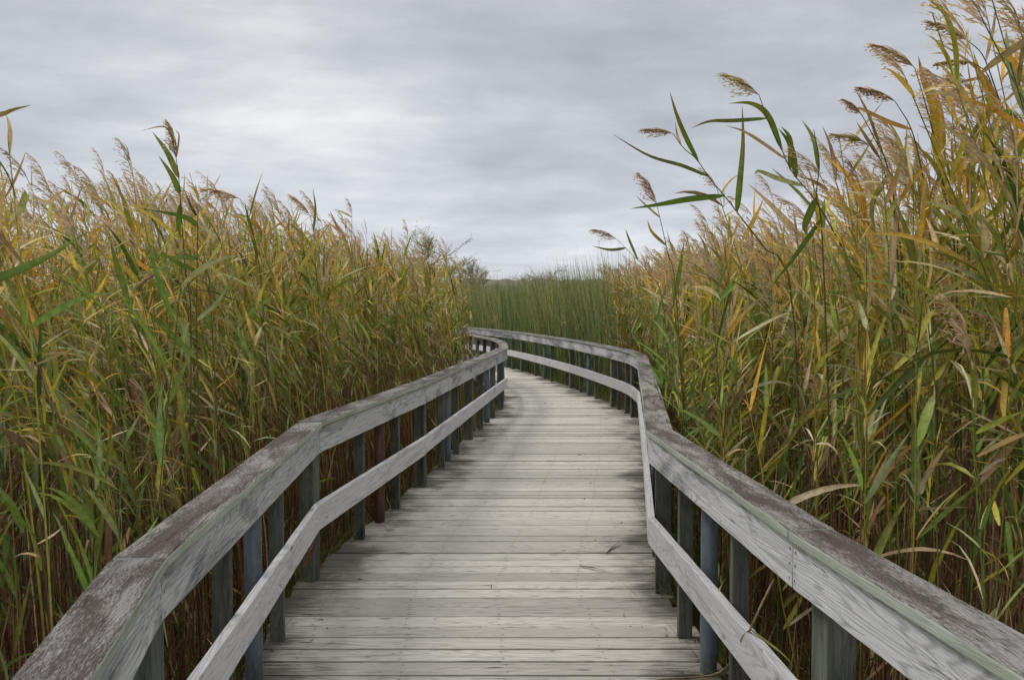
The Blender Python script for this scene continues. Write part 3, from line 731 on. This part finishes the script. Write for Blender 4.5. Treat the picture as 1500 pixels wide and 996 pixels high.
# cattails beyond the bend
def cattails():
    rg = np.random.default_rng(21); acc = Acc()
    xy = []
    for y0, y1, dens in ((13, 24, 60), (24, 32, 46), (32, 50, 14), (50, 90, 3.0)):
        n = int(dens*26*(y1-y0)); q = sample(n, -16, 10, y0, y1, rg)
        k = ((right_d(q) > .1) | (q[:, 1] > 34)) & (q[:, 0] < .128*q[:, 1] + rg.normal(0, .15, n)) & (q[:, 0] > -.13*q[:, 1]-1.5)
        xy.append(q[k])
    xy = np.concatenate(xy); N = len(xy)
    far = np.clip((xy[:, 1]-24)/30, 0, 1)
    base = np.concatenate([xy, np.full((N, 1), -.48)], 1)
    d = np.stack([rg.normal(-.05, .13, N), rg.normal(0, .10, N), np.ones(N)], 1)
    patch = np.sin(xy[:, 0]*.9+1.0)*np.sin(xy[:, 1]*.5)
    Hh = rg.normal(2.82, .14, N) + .08*patch + .25*far + .25*np.clip(xy[:, 0]/xy[:, 1]/.12, 0, 1)
    G1 = (.155, .230, .090); G2 = (.240, .290, .110); G3 = (.080, .130, .060); G4 = (.36, .35, .15)
    c0 = pick([G1, G2, G3, (.16, .10, .05), G4], N, [4, 2, 4, 1.2, .6], rg, .42); c1 = pick([G2, G4, G1, TAN, (.16, .19, .07)], N, [3, 2.6, 2, 1.1, 2.4], rg, .35)
    ribbons(acc, base, d, Hh, rg.uniform(.012, .022, N)*(1+far*1.2), c0, c1, seg=5, grav=np.abs(rg.normal(.12, .30, N)), wind=WIND*rg.uniform(-.02, .14, (N, 1)), fold=False, twist=.8, profile='grass', rg=rg)
    # fine taller seed stalks and some dry reeds
    k = rg.random(N) < .010; n = k.sum()
    ribbons(acc, base[k], d[k], Hh[k]+rg.uniform(.05, .5, n), np.full(n, .010)*(1+far[k]), pick([DRY, OLIVE], n, None, rg), pick([TAN, MAUVE, STRAW], n, None, rg), seg=5, grav=.12, wind=WIND*.2, fold=False, profile='leaf', rg=rg)
    k = (rg.random(N) < .10); n = k.sum()
    b = base[k].copy(); b[:, 2] += rg.uniform(.6, 2.1, n)
    ribbons(acc, b, nrm(rg.normal(0, .6, (n, 3))+np.array([0, 0, .6])), rg.uniform(.2, .5, n), np.full(n, .016), pick([TAN, STRAW, GOLD, DRY], n, None, rg), pick([TAN, STRAW], n, None, rg), seg=4, grav=1.6, fold=False, rg=rg)
    print('cattail', N)
    o = acc.build('cattail_bed', M['grass']); tag(o, 'dark green bed of narrow cattail blades beyond the far bend', 'cattails', kind='stuff')
cattails()

# marsh grass growing under and beside the rails
def marsh_grass():
    rg = np.random.default_rng(31); acc = Acc()
    for poly, s, n in ((PLpost, 1, 4200), (PRpost, -1, 5200)):
        t = rg.random(n)**1.3*min(24, poly.l[-1]-1)
        p = np.array([poly.at(q) for q in t]); dr = np.array([poly.dir(q) for q in t]); nn = np.stack([-dr[:, 1], dr[:, 0]], 1)*s
        off = rg.uniform(.08, .75, n)
        clump = np.sin(t*3.7+s)*np.sin(t*1.3) > -.45
        xy = (p + nn*off[:, None])[clump]; m = len(xy)
        base = np.concatenate([xy, np.full((m, 1), -.46)], 1)
        d = np.stack([rg.normal(0, .28, m), rg.normal(0, .28, m), np.ones(m)], 1)
        d[:, :2] -= nn[clump]*rg.uniform(-.15, .12, (m, 1))
        c0 = pick([BRIGHT, DEEP, OLIVE, (.06, .11, .03), TAN], m, [2, 3, 2, 3, 1], rg); c1 = pick([BRIGHT, OLIVE, DEEP, DRY], m, [2, 3, 2, .8], rg)
        ribbons(acc, base, d, rg.uniform(.30, .75, m), rg.uniform(.004, .009, m), c0, c1, seg=6, grav=rg.uniform(.3, 1.9, m), fold=False, profile='grass', rg=rg)
    # fine tufts reaching over the plank ends
    for poly, s, n in ((Poly(offset_poly(Lrail, .12)), 1, 260), (Poly(offset_poly(Rrail, -.12)), -1, 620)):
        t = np.concatenate([rg.normal(c, .16, n//10) for c in rg.uniform(3.5, 20, 10)]); t = np.clip(t, 2, poly.l[-1]-2)
        p = np.array([poly.at(q) for q in t]); dr = np.array([poly.dir(q) for q in t]); nn = np.stack([-dr[:, 1], dr[:, 0]], 1)*s; m = len(t)
        base = np.concatenate([p, np.full((m, 1), -.05)], 1) + np.concatenate([nn*.06, np.zeros((m, 1))], 1)
        d = np.concatenate([-nn*rg.uniform(-.1, .8, (m, 1)) + rg.normal(0, .3, (m, 2)), np.ones((m, 1))*.9], 1)
        ribbons(acc, base, d, rg.uniform(.12, .38, m), rg.uniform(.002, .0045, m), pick([BRIGHT, OLIVE, DEEP], m, None, rg), pick([OLIVE, DRY, BRIGHT], m, None, rg), seg=6, grav=rg.uniform(.6, 2.4, m), fold=False, profile='grass', rg=rg)
    # litter of fallen stalks
    n = 5200; side = rg.random(n) < .5
    y = rg.uniform(1, 22, n); de = rg.uniform(-.1, 1.4, n)
    x = np.where(side, edge_x(outL, y)-de, edge_x(outR, y)+de)
    base = np.stack([x, y, rg.uniform(-.46, -.25, n)], 1); az = rg.uniform(0, 6.28, n)
    d = np.stack([np.cos(az), np.sin(az), rg.uniform(-.1, .55, n)], 1)
    c = pick([TAN, DRY, BROWN, STRAW, REDB], n, [2, 3, 3, .8, 1.5], rg, .25)
    ribbons(acc, base, d, rg.uniform(.2, .8, n), rg.uniform(.004, .010, n), c, c, seg=3, grav=.5, fold=False, profile='x', rg=rg)
    o = acc.build('marsh_grass', M['grass']); tag(o, 'thin green grass and straw litter under the railings', 'grass', kind='stuff')
marsh_grass()

# ------------------------------------------------------------------ single reeds that stand out from the banks
def spline(pts, n):
    pts = np.array(pts, float); m = len(pts)
    q = np.concatenate([[2*pts[0]-pts[1]], pts, [2*pts[-1]-pts[-2]]]); out = []
    for t in np.linspace(0, m-1-1e-6, n):
        i = int(t); f = t-i; a, b, c, d = q[i], q[i+1], q[i+2], q[i+3]
        out.append(.5*((2*b)+(-a+c)*f+(2*a-5*b+4*c-d)*f*f+(-a+3*b-3*c+d)*f**3))
    return np.array(out)
def blade(acc, path, W, c0, c1, seg=12, turn=0.0, phase=0.0, profile='leaf', thick=.0006):
    """one real leaf: folded blade along a 3-D path"""
    p = spline(path, seg+1); t = nrm(np.gradient(p, axis=0)); V = np.zeros((1, seg+1, 3, 3)); C = np.zeros((1, seg+1, 3, 3))
    view = nrm(p.mean(0)-np.array([0, 0, HCAM]))
    for i in range(seg+1):
        f = i/seg; w = (math.sin(math.pi*min(1, f**.62*.93+.07)))**.85 if i < seg else .02
        if profile == 'strap': w = min(1, (1-f)*3.2+.03)
        s_ = nrm(np.cross(t[i], view)); u_ = np.cross(s_, t[i]); a = phase+turn*f
        s2 = s_*math.cos(a)+u_*math.sin(a); u2 = -s_*math.sin(a)+u_*math.cos(a)
        V[0, i, 0] = p[i]-s2*W*w/2+u2*W*w*.12; V[0, i, 1] = p[i]; V[0, i, 2] = p[i]+s2*W*w/2+u2*W*w*.12
        c = np.array(c0)*(1-f)+np.array(c1)*f; C[0, i] = c; C[0, i, 1] *= 1.25; C[0, i, 0] *= .92
    idx = np.arange((seg+1)*3).reshape(1, seg+1, 3)
    acc.add(V, np.stack([idx[:, :-1, :-1], idx[:, :-1, 1:], idx[:, 1:, 1:], idx[:, 1:, :-1]], -1), C)
hrg = np.random.default_rng(77)
STEMC = (.20, .16, .07)
def hero(label, Y, stem, head=None, leaves=(), ground_dx=.15, r=.0030, plume_col=(.50, .375, .26), nb=46, stemcol=STEMC, thick=1.2):
    """stem: photo columns/rows from the top of the stem down, at depth Y; ends in the ground"""
    sp_ = [PY(x, y, Y + .05*i) for i, (x, y) in enumerate(stem)]
    g = sp_[-1] + np.array([ground_dx, .05, 0]); g[2] = -.47
    mid = (sp_[-1]+g)/2 + np.array([ground_dx*.12, 0, 0])
    org = g.copy(); root = empty('reed', tuple(map(float, org)))
    tag(root, label, 'reed', 'single reeds standing out of the reed banks')
    path = spline(sp_+[mid, g], 26); n = len(path)
    a = Acc(); col = np.array(stemcol)[None, None]*np.linspace(1.15, .8, n)[None, :, None]
    tubes(a, path[None], np.linspace(r*.45, r*1.25, n)[None], np.repeat(col, 1, 0)*np.ones((1, n, 3)), 6)
    a.build('stem', M['leaf'], root, origin=org)
    if head:
        a = Acc(); size, dx, dy = head
        d = PY(stem[0][0]+dx, stem[0][1]+dy, Y) - sp_[0]
        plumes(a, sp_[0][None], nrm(d)[None], np.array([size]), nb, hrg, col=plume_col, thick=thick)
        a.build('seed_head', M['leaf'], root, origin=org)
    for lf in leaves:
        pts, W, c0, c1 = lf[:4]; turn = lf[4] if len(lf) > 4 else .5
        dep = hrg.uniform(-.10, .10)
        # the leaf starts on the stem itself
        x0, y0 = pts[0]
        dst = [abs(HCAM and (CX+F*q[0]/q[1]) - x0) + 2*abs((CY - F*math.tan(math.atan((q[2]-HCAM)/q[1])+TH)) - y0) for q in path]
        st = path[int(np.argmin(dst))]
        pp = [st] + [PY(x, y, st[1]+dep*(i+1)/len(pts)) for i, (x, y) in enumerate(pts[1:])]
        a = Acc(); blade(a, pp, W, c0, c1, 14, turn, hrg.uniform(-.35, .35)); a.build('leaf', M['leaf'], root, origin=org)
    return root
HG = (.10, .165, .030); HB = (.17, .25, .05); HO = (.20, .20, .04); HY = (.50, .33, .045); HOr = (.46, .24, .04); HT = (.42, .30, .16); HP = (.34, .37, .20); HD = (.15, .10, .06)
hero('reed with a bushy seed head arching left, tallest one clear of the right bank', 3.2, [(1112, 140), (1128, 185), (1143, 214), (1160, 252), (1190, 288), (1220, 337), (1244, 385), (1275, 470)], (.165, -34, -36),
     [([(1144, 216), (1125, 170), (1100, 152), (1066, 152)], .022, HG, HO, .9), ([(1166, 253), (1158, 215), (1140, 188), (1150, 200)][:3], .025, HG, HG, .4),
      ([(1150, 228), (1115, 208), (1088, 192), (1062, 184)], .012, HT, HT, .5), ([(1112, 180), (1075, 177), (1040, 178), (1012, 188)], .014, HG, HD, .3),
      ([(1160, 252), (1157, 205), (1144, 185)], .022, HO, HG, .5), ([(1164, 280), (1140, 262), (1112, 251), (1105, 256)], .018, HP, HP, .6)], .10)
hero('slender reed leaning left with an open seed head and a long upright green leaf', 3.3, [(986, 196), (1002, 218), (1020, 233), (1040, 262), (1062, 288), (1088, 322), (1118, 362), (1160, 430)], (.125, -38, -12),
     [([(1020, 233), (1004, 200), (990, 165), (981, 134)], .018, HG, HO, .4), ([(1036, 256), (1000, 243), (950, 228), (896, 196)], .014, HG, HD, .6),
      ([(1056, 287), (1010, 292), (965, 300), (923, 306)], .024, HG, HG, .3), ([(1084, 312), (1083, 270), (1088, 210), (1087, 152)], .026, HG, HO, .3), ([(1000, 215), (992, 198), (989, 180)], .010, HT, HT)], .10)
hero('reed with a stiff upright brown seed head at the left tip of the right bank', 4.6, [(962, 300), (968, 325), (978, 370), (990, 430)], (.21, -14, -60), [([(966, 318), (945, 300), (930, 285)], .012, HT, HT), ([(975, 360), (955, 340), (948, 322)], .016, HO, HY)], .12)
hero('short reed bowed far left over the cattails with a thin drooping seed head', 5.6, [(905, 352), (925, 372), (950, 400), (972, 450)], (.19, -36, -26), [([(915, 362), (893, 366), (866, 360)], .018, HG, HD), ([(935, 380), (922, 352), (916, 335)], .016, HB, HG)], .15)
hero('reed with a feathery seed head pointing left above the middle of the right bank', 3.0, [(1276, 214), (1292, 240), (1305, 300), (1320, 380)], (.150, -58, -32), [([(1290, 235), (1268, 200), (1254, 178)], .012, HD, HT), ([(1305, 290), (1322, 240), (1330, 170)], .020, HP, HO, .9)], .12)
hero('reed with a small dark seed head on a curved tip in the right bank', 3.0, [(1262, 168), (1282, 205), (1300, 245), (1312, 330)], (.09, -24, -34), [([(1290, 222), (1272, 168), (1250, 126)], .010, HD, HT), ([(1300, 250), (1278, 300), (1283, 350)], .018, HO, HO)], .15)
hero('reed with a plump tan seed head in front of the sky beside two golden leaves', 2.9, [(1312, 150), (1335, 190), (1350, 250), (1362, 340)], (.14, -42, -30), [([(1335, 190), (1300, 178), (1262, 160), (1250, 162)], .014, HOr, HT), ([(1350, 255), (1356, 300), (1356, 350)], .028, HY, HOr, .3)], .12)
hero('tall reed with a thick brown seed head and two broad yellow leaves', 2.8, [(1340, 100), (1352, 140), (1368, 200), (1385, 290), (1400, 400)], (.165, -56, -56), [([(1372, 215), (1368, 160), (1352, 115), (1345, 82)], .026, HY, HOr, .5), ([(1376, 260), (1380, 200), (1374, 150), (1352, 100)][:4], .024, HOr, HY, .5), ([(1384, 200), (1378, 235), (1384, 268)], .030, HY, HY, .2)], .10)
hero('reed with a seed head swept level to the left near the top right', 2.9, [(1425, 92), (1448, 112), (1462, 170), (1470, 260)], (.125, -52, -6), [([(1445, 110), (1410, 120), (1385, 128)], .010, HT, HD), ([(1460, 165), (1432, 230), (1392, 290)], .022, HO, HP, .5)], .10)
hero('reed with a nodding seed head high at the top right of the bank', 2.8, [(1418, 60), (1440, 82), (1458, 130), (1480, 200), (1490, 300)], (.150, -44, -38), [([(1440, 85), (1455, 40), (1458, 5)], .012, HT, HD), ([(1468, 150), (1430, 100), (1350, 47)], .012, HOr, HT), ([(1475, 180), (1440, 120), (1425, 75)], .020, HOr, HY)], .08)
hero('straight reed whose dark green leaf points down to the left', 2.9, [(1452, 150), (1446, 200), (1432, 260), (1420, 330)], None, [([(1443, 155), (1425, 205), (1402, 250)], .030, HG, HG, .3), ([(1440, 230), (1462, 190), (1466, 140)], .020, HO, HY), ([(1428, 300), (1440, 350), (1444, 400)], .020, HP, HP)], .05)
hero('leafy reed with an orange leaf hanging at the right edge of the bank', 3.1, [(1418, 160), (1410, 230), (1405, 300), (1402, 420)], (.14, -14, -50), [([(1410, 235), (1437, 262), (1490, 238)], .024, HG, HO, .4), ([(1406, 290), (1385, 330), (1378, 372)], .026, HY, HOr, .3), ([(1404, 330), (1430, 300), (1448, 250)], .022, HO, HG)], .04)
hero('reed with a green leaf curling up to the sky beside the two clear reeds', 3.1, [(1192, 190), (1200, 240), (1196, 290), (1205, 360)], None, [([(1202, 245), (1192, 205), (1174, 175)], .016, HG, HP), ([(1196, 290), (1180, 330), (1184, 345)], .028, HG, HO), ([(1200, 330), (1165, 375), (1130, 420)], .018, HG, HG)], .10)
# left bank
hero('reed with an upright seed head and two folded yellow-green leaves, tallest of the left bank', 3.5, [(258, 232), (262, 262), (266, 320), (272, 400), (280, 480)], (.165, 2, -60), [([(261, 258), (246, 225), (223, 193)], .024, HO, HB, .3), ([(264, 285), (252, 258), (232, 228)], .024, HB, HO, .3), ([(258, 232), (262, 200), (256, 190)], .008, HT, HT), ([(258, 235), (245, 188), (205, 192)], .008, HD, HT), ([(270, 300), (262, 330), (266, 350)], .022, HG, HG)], -.05)
hero('reed bending in from the left edge with one long sunny green leaf', 2.3, [(-70, 250), (-50, 330), (-40, 420), (-35, 520)], None, [([(-52, 330), (-20, 190), (10, 165), (46, 154)], .016, HT, HO, .3), ([(-38, 425), (10, 402), (70, 375), (130, 338)], .026, HG, HB, .5)], -.1, r=.004)
hero('straight green reed with a bowed leaf reaching left inside the left bank', 3.3, [(290, 300), (289, 380), (288, 470), (290, 560)], None, [([(288, 372), (262, 378), (225, 398), (190, 408)], .020, HG, HP, .5), ([(289, 400), (265, 388), (240, 375), (212, 378)][:4], .018, HG, HB), ([(289, 470), (320, 440), (352, 385)], .018, HP, HO, .5), ([(290, 330), (270, 318), (210, 306)], .020, HG, HG), ([(290, 520), (240, 480), (215, 455)], .022, HB, HG)], .0)
hero('reed whose dark seed head droops inside the left bank above the green leaves', 3.4, [(236, 395), (262, 372), (300, 390), (310, 470)], (.13, -30, 22), [([(250, 380), (275, 376), (310, 372)], .012, HG, HG)], .05)
hero('reed with a ruddy seed head leaning left over the centre of the left bank', 4.6, [(352, 292), (366, 322), (378, 380), (385, 450)], (.22, -44, -22), [([(366, 320), (380, 335), (384, 352)], .020, HOr, HD), ([(374, 350), (356, 322), (340, 318)], .014, HOr, HY), ([(376, 380), (366, 330), (358, 296)], .018, HG, HG)], .08)
hero('tall slender reed with a pointed seed head in the far half of the left bank', 6.0, [(455, 318), (460, 345), (463, 400), (467, 450)], (.22, -18, -34), [([(459, 340), (462, 305), (458, 275)], .016, HG, HO), ([(461, 360), (440, 340), (425, 330)], .018, HY, HO)], .05)

# broad-leaved clump behind the right rail
def clump():
    g = np.array([1.34, 5.15, -.46]); root = empty('iris_plant', tuple(g)); tag(root, 'clump of broad upright green blades just behind the right railing', 'plant')
    rg = np.random.default_rng(5)
    for i in range(13):
        a = rg.uniform(0, 6.28); sp2 = rg.uniform(.05, .34); h = rg.uniform(1.2, 1.75)
        b = g + np.array([math.cos(a)*.05, math.sin(a)*.05, 0]); e = g + np.array([math.cos(a)*sp2, math.sin(a)*sp2, h]); m1 = b*.5+e*.5 - np.array([math.cos(a), math.sin(a), 0])*sp2*.2
        ac = Acc(); blade(ac, [b, m1, e], rg.uniform(.022, .036), np.array((.10, .16, .05))*rg.uniform(.8, 1.3), np.array((.15, .22, .07)), 10, .5, rg.uniform(-.5, .5), 'strap'); ac.build('leaf', M['leaf'], root, origin=g)
clump()

# things lying on the boardwalk
def stalk(name, label, cat, pts, r, col, leaves=()):
    pts = [np.array(p, float) for p in pts]; a = Acc(); path = spline(pts, 24) ; n = len(path); o = path[0].copy()
    C = np.array(col)[None, None]*(1+hrg.normal(0, .12, (1, n, 1)))*np.ones((1, n, 3)); tubes(a, path[None], np.full((1, n), r), C, 6)
    if leaves:
        root = empty(name, tuple(o)); a.build('stem', M['leaf'], root, origin=o); tag(root, label, cat)
        for p, W, c in leaves:
            a = Acc(); blade(a, p, W, c, c, 10, 1.2, .4); a.build('leaf', M['leaf'], root, origin=o)
    else:
        ob = a.build(name, M['leaf'], None, origin=o); ob.location = tuple(o); tag(ob, label, cat)
q0, q1 = P(965, 995, .012), P(1050, 986, .016)
stalk('broken_reed_stalk', 'dry broken reed stalk bent over the right lower rail onto the planks', 'stalk', [q0, q1, PY(1083, 950, 3.42), PY(1099, 921, 3.02), PY(1116, 884, 2.98), PY(1134, 848, 3.0)], .0040, (.36, .26, .15),
      [([PY(1099, 921, 3.02), PY(1150, 960, 2.9), PY(1170, 990, 2.85)], .010, (.30, .28, .10)), ([PY(1099, 921, 3.02), PY(1085, 938, 3.1), PY(1100, 950, 3.05)], .008, (.35, .25, .15))])
def fallen(label, a, b, W, col, bow=.006):
    ac = Acc(); m_ = (a+b)/2 + np.array([0, .01, bow]); blade(ac, [a, m_, b], W, col, np.array(col)*.8, 10, .6, 1.0)
    ob = ac.build('fallen_leaf', M['leaf'], None, origin=a); ob.location = tuple(a); tag(ob, label, 'leaf')
fallen('short dark reed leaf lying slanted on the planks', P(888, 809, .008), P(912, 792, .008), .016, (.075, .08, .035))
fallen('long thin dark reed leaf lying nearly level across the planks', P(849, 828, .008), P(899, 840, .008), .014, (.07, .065, .035))
fallen('pale curved straw blade lying beside the left post', P(478, 848, .008), P(506, 838, .010), .008, (.42, .36, .2))
stalk('dry_twig', 'bent dry reed twig lying by the rusty post', 'twig', [P(540, 770, .01), P(560, 768, .012), P(574, 757, .02), P(572, 742, .10), P(566, 728, .16)], .0030, (.36, .27, .18), [([P(560, 768, .012), P(568, 774, .01), P(573, 779, .01)], .006, (.38, .28, .18)), ([P(574, 757, .02), P(580, 762, .012), P(585, 766, .01)], .006, (.38, .28, .18))])
def fallen_head():
    o = P(462, 790, .30); ac = Acc()
    plumes(ac, o[None], np.array([[-.15, 0, -1.]]), np.array([.16]), 46, hrg, col=(.26, .15, .11), thick=1.5)
    ob = ac.build('seed_head', M['leaf'], None, origin=o); ob.location = tuple(o); tag(ob, 'dry brown seed head hanging against the left square post', 'seed head')
fallen_head()
def crumbs():
    rg = np.random.default_rng(9); ac = Acc(); n = 420
    y = rg.uniform(2.5, 17, n); e = rg.random(n); f = np.where(rg.random(n) < .65, np.where(e < .5, np.abs(rg.normal(0, .09, n)), 1-np.abs(rg.normal(0, .09, n))), e)
    xl = np.array([xat(deckL, q) for q in y]); xr = np.array([xat(deckR, q) for q in y]); b = np.stack([xl*(1-f)+xr*f, y, np.full(n, .006)], 1)
    a = rg.uniform(0, 6.28, n); d = np.stack([np.cos(a), np.sin(a), rg.uniform(0, .12, n)], 1)
    c = pick([BROWN, (.06, .045, .03), DRY, TAN], n, [3, 3, 1.5, .6], rg)
    ribbons(ac, b, d, rg.uniform(.008, .06, n), rg.uniform(.003, .009, n), c, c, seg=3, grav=.1, fold=False, profile='x', rg=rg)
    ob = ac.build('plant_litter', M['leaf']); tag(ob, 'small dark crumbs of dead leaves scattered on the planks', 'litter', kind='stuff')
crumbs()

# ------------------------------------------------------------------ distant trees and wooded ridge
def tree(label, px, top_y, Y, wpx, seed, leafy, dens=1500, cols=((.34, .36, .18), (.46, .42, .24), (.50, .42, .28))):
    rg = np.random.default_rng(seed); root_p = PY(px, 445, Y); root_p[2] = -.4; top = PY(px, top_y, Y)[2]; Hh = top-root_p[2]; Wm = wpx*Y/F/2
    root = empty('tree', tuple(root_p)); tag(root, label, 'tree')
    T = Acc(); segs = []
    def grow(p, d, L_, r, lv):
        n = 5; pts = [p]
        for _ in range(n): d = nrm(d + rg.normal(0, .13, 3) + np.array([0, 0, .06])); pts.append(pts[-1]+d*L_/n)
        pts = np.array(pts); segs.append((pts, r, lv))
        if lv < 4:
            for k in range({0: 8, 1: 6, 2: 5, 3: 4}[lv]):
                i = rg.integers(1 if lv else 2, n+1); nd = nrm(d + rg.normal(0, .62, 3)*np.array([Wm/Hh*2.4, Wm/Hh*2.4, .8])); grow(pts[i], nd, L_*rg.uniform(.45, .68), r*.52, lv+1)
    grow(np.zeros(3), np.array([0, 0, 1.]), Hh*.45, Hh*.022, 0)
    allp = np.concatenate([s_[0] for s_ in segs]); sc = np.array([Wm/max(.1, np.percentile(np.abs(allp[:, 0]), 97)), Wm/max(.1, np.percentile(np.abs(allp[:, 1]), 97)), Hh/allp[:, 2].max()])
    cen = np.array([np.median(allp[:, 0]), np.median(allp[:, 1]), 0]); sc[:2] = Wm/max(.1, np.percentile(np.abs(allp[:, 0]-cen[0]), 92))
    segs = [(s_[0]-cen*np.clip(s_[0][:, 2:]/(Hh*.45), 0, 1), s_[1], s_[2]) for s_ in segs]
    for pts, r, lv in segs: n = len(pts); tubes(T, (pts*sc)[None], np.linspace(r, r*.5, n)[None], np.full((1, n, 3), 1)*np.array((.34, .30, .25)), 5 if lv < 2 else 3)
    T.build('trunk', M['bark'], root)
    tips = np.concatenate([s_[0]*sc for s_ in segs if s_[2] >= 3]); k = rg.integers(0, len(tips), int(dens*leafy)); b = tips[k] + rg.normal(0, Hh*.012, (len(k), 3))
    c = pick(list(cols), len(k), None, rg); A_ = Acc()
    ribbons(A_, b, rg.normal(0, 1, (len(k), 3)), rg.uniform(.008, .020, len(k))*Hh, rg.uniform(.004, .009, len(k))*Hh, c, c*1.1, seg=2, grav=.4, fold=False, rg=rg)
    A_.build('crown', M['leaf'], root)
tree('thin half-bare tree rising behind the far end of the left reeds', 606, 331, 45, 140, 3, 9)
tree('small bushy tree on the horizon beyond the cattails', 692, 378, 110, 44, 4, 5.0, cols=((.26, .30, .16), (.33, .34, .20), (.36, .33, .22)))
tree('low round tree on the skyline just beyond the tips of the cattails', 790, 386, 130, 60, 8, 3.0, cols=((.28, .31, .18), (.36, .36, .22), (.36, .33, .22)))
def ridge():
    rg = np.random.default_rng(2); xs = np.linspace(-900, 900, 700); top = 12.6+1.6*np.sin(xs*.011+1)+rg.normal(0, .5, len(xs)); v = []; f = []
    for j, (dy, k) in enumerate(((0, 0), (12, .75), (30, 1), (140, .8), (400, 0))):
        for i, x in enumerate(xs): v.append((x+rg.normal(0, .6), 430+dy+rg.normal(0, 1.5), -1+(top[i]+1)*k + rg.normal(0, .3)*(k > 0)))
    n = len(xs)
    for j in range(4):
        for i in range(n-1): f.append((j*n+i, j*n+i+1, (j+1)*n+i+1, (j+1)*n+i))
    me = bpy.data.meshes.new('wooded_ridge'); me.from_pydata([tuple(map(float, q)) for q in v], [], f); m = bpy.data.materials.new('distant_woodland'); N = NT(m)
    a = N.noise(N.n('ShaderNodeNewGeometry').outputs['Position'], .25, 5, .7)
    bs = N.n('ShaderNodeBsdfPrincipled', i={'Base Color': N.mix(N.ramp(a, [(.35, 0.0), (.65, 1.0)]), (.10, .095, .075), (.20, .165, .125)), 'Roughness': .95}); N.out(bs.outputs[0]); me.materials.append(m)
    o = bpy.data.objects.new('hills', me); COL.objects.link(o); tag(o, 'low dark wooded ridge along the horizon', 'hills', kind='structure')
ridge()

# ------------------------------------------------------------------ sky and light
w = bpy.data.worlds.new('World'); scene.world = w; w.use_nodes = True
N = NT(w)
SUN_EL, SUN_AZ = 55, -70
gen = N.n('ShaderNodeTexCoord').outputs['Generated']
sp = N.n('ShaderNodeSeparateXYZ', i={0: gen}); z = sp.outputs[2]
zc = N.math('MAXIMUM', z, .0)
den = N.math('ADD', zc, .16)
u = N.math('DIVIDE', sp.outputs[0], den); v = N.math('DIVIDE', sp.outputs[1], den)
cv = N.n('ShaderNodeCombineXYZ', i={0: u, 1: v, 2: 0.0}).outputs[0]
n1 = N.noise(N.map(cv, (.62, .55, 1), (5.1, 2.2, 0)), 1.0, 7, .55, .2)
n2 = N.noise(N.map(cv, (1.7, 2.1, 1), (7.1, 4.0, 0)), 1.0, 8, .6, .15)
n3 = N.noise(N.map(gen, (3.0, 3.0, 4.2), (.9, .2, .6)), 1.0, 4, .5, .2)
n4 = N.noise(N.map(gen, (3.5, 3.5, 26.0), (.3, .1, .7)), 1.0, 6, .55, .4)
s = N.math('ADD', N.math('ADD', N.math('MULTIPLY', n1, .42), N.math('MULTIPLY', n2, .26)), N.math('ADD', N.math('MULTIPLY', n3, .20), N.math('MULTIPLY', n4, .12)))
c = N.ramp(s, [(.39, (.37, .39, .435)), (.465, (.455, .475, .52)), (.53, (.55, .57, .61)), (.62, (.74, .75, .765))])
# the overcast is brighter towards the zenith, above the picture
up = N.ramp(z, [(.32, 1.0), (.75, 2.0)])
# lighter low band of sky
lo = N.ramp(z, [(.0, 1.12), (.06, 1.22), (.15, 1.08), (.30, .95)])
c = N.mix(1.0, c, up, 'MULTIPLY'); c = N.mix(1.0, c, lo, 'MULTIPLY')
sky = N.n('ShaderNodeTexSky', sky_type='NISHITA', sun_disc=False, sun_elevation=R(SUN_EL), sun_rotation=R(SUN_AZ))
bg1 = N.n('ShaderNodeBackground', i={'Color': c, 'Strength': 1.08}); bg2 = N.n('ShaderNodeBackground', i={'Color': sky.outputs[0], 'Strength': .05})
# clouds hide nearly all of the clear sky
mx = N.n('ShaderNodeMixShader', i={0: .96, 1: bg2.outputs[0], 2: bg1.outputs[0]})
wo = N.t.nodes.new('ShaderNodeOutputWorld'); N.t.links.new(mx.outputs[0], wo.inputs[0])
sl = bpy.data.lights.new('sun', 'SUN'); sl.energy = 1.5; sl.angle = R(14); sl.color = (1, .97, .92)
so = bpy.data.objects.new('sun', sl); COL.objects.link(so)
# the Nishita sun sits at azimuth measured clockwise from +Y
az = R(SUN_AZ); el = R(SUN_EL); dv = Vector((math.sin(az)*math.cos(el), math.cos(az)*math.cos(el), math.sin(el)))
so.rotation_euler = dv.to_track_quat('Z', 'Y').to_euler()

scene.view_settings.view_transform = 'Standard'; scene.view_settings.look = 'None'
scene.view_settings.exposure = .10; scene.view_settings.gamma = 1; scene.view_settings.use_curve_mapping = False
scene.render.engine = 'CYCLES'; scene.cycles.max_bounces = 5; scene.cycles.diffuse_bounces = 3; scene.cycles.glossy_bounces = 2; scene.cycles.transmission_bounces = 3
scene.cycles.use_denoising = True; scene.cycles.use_adaptive_sampling = True; scene.cycles.adaptive_threshold = .02
scene.render.use_persistent_data = False
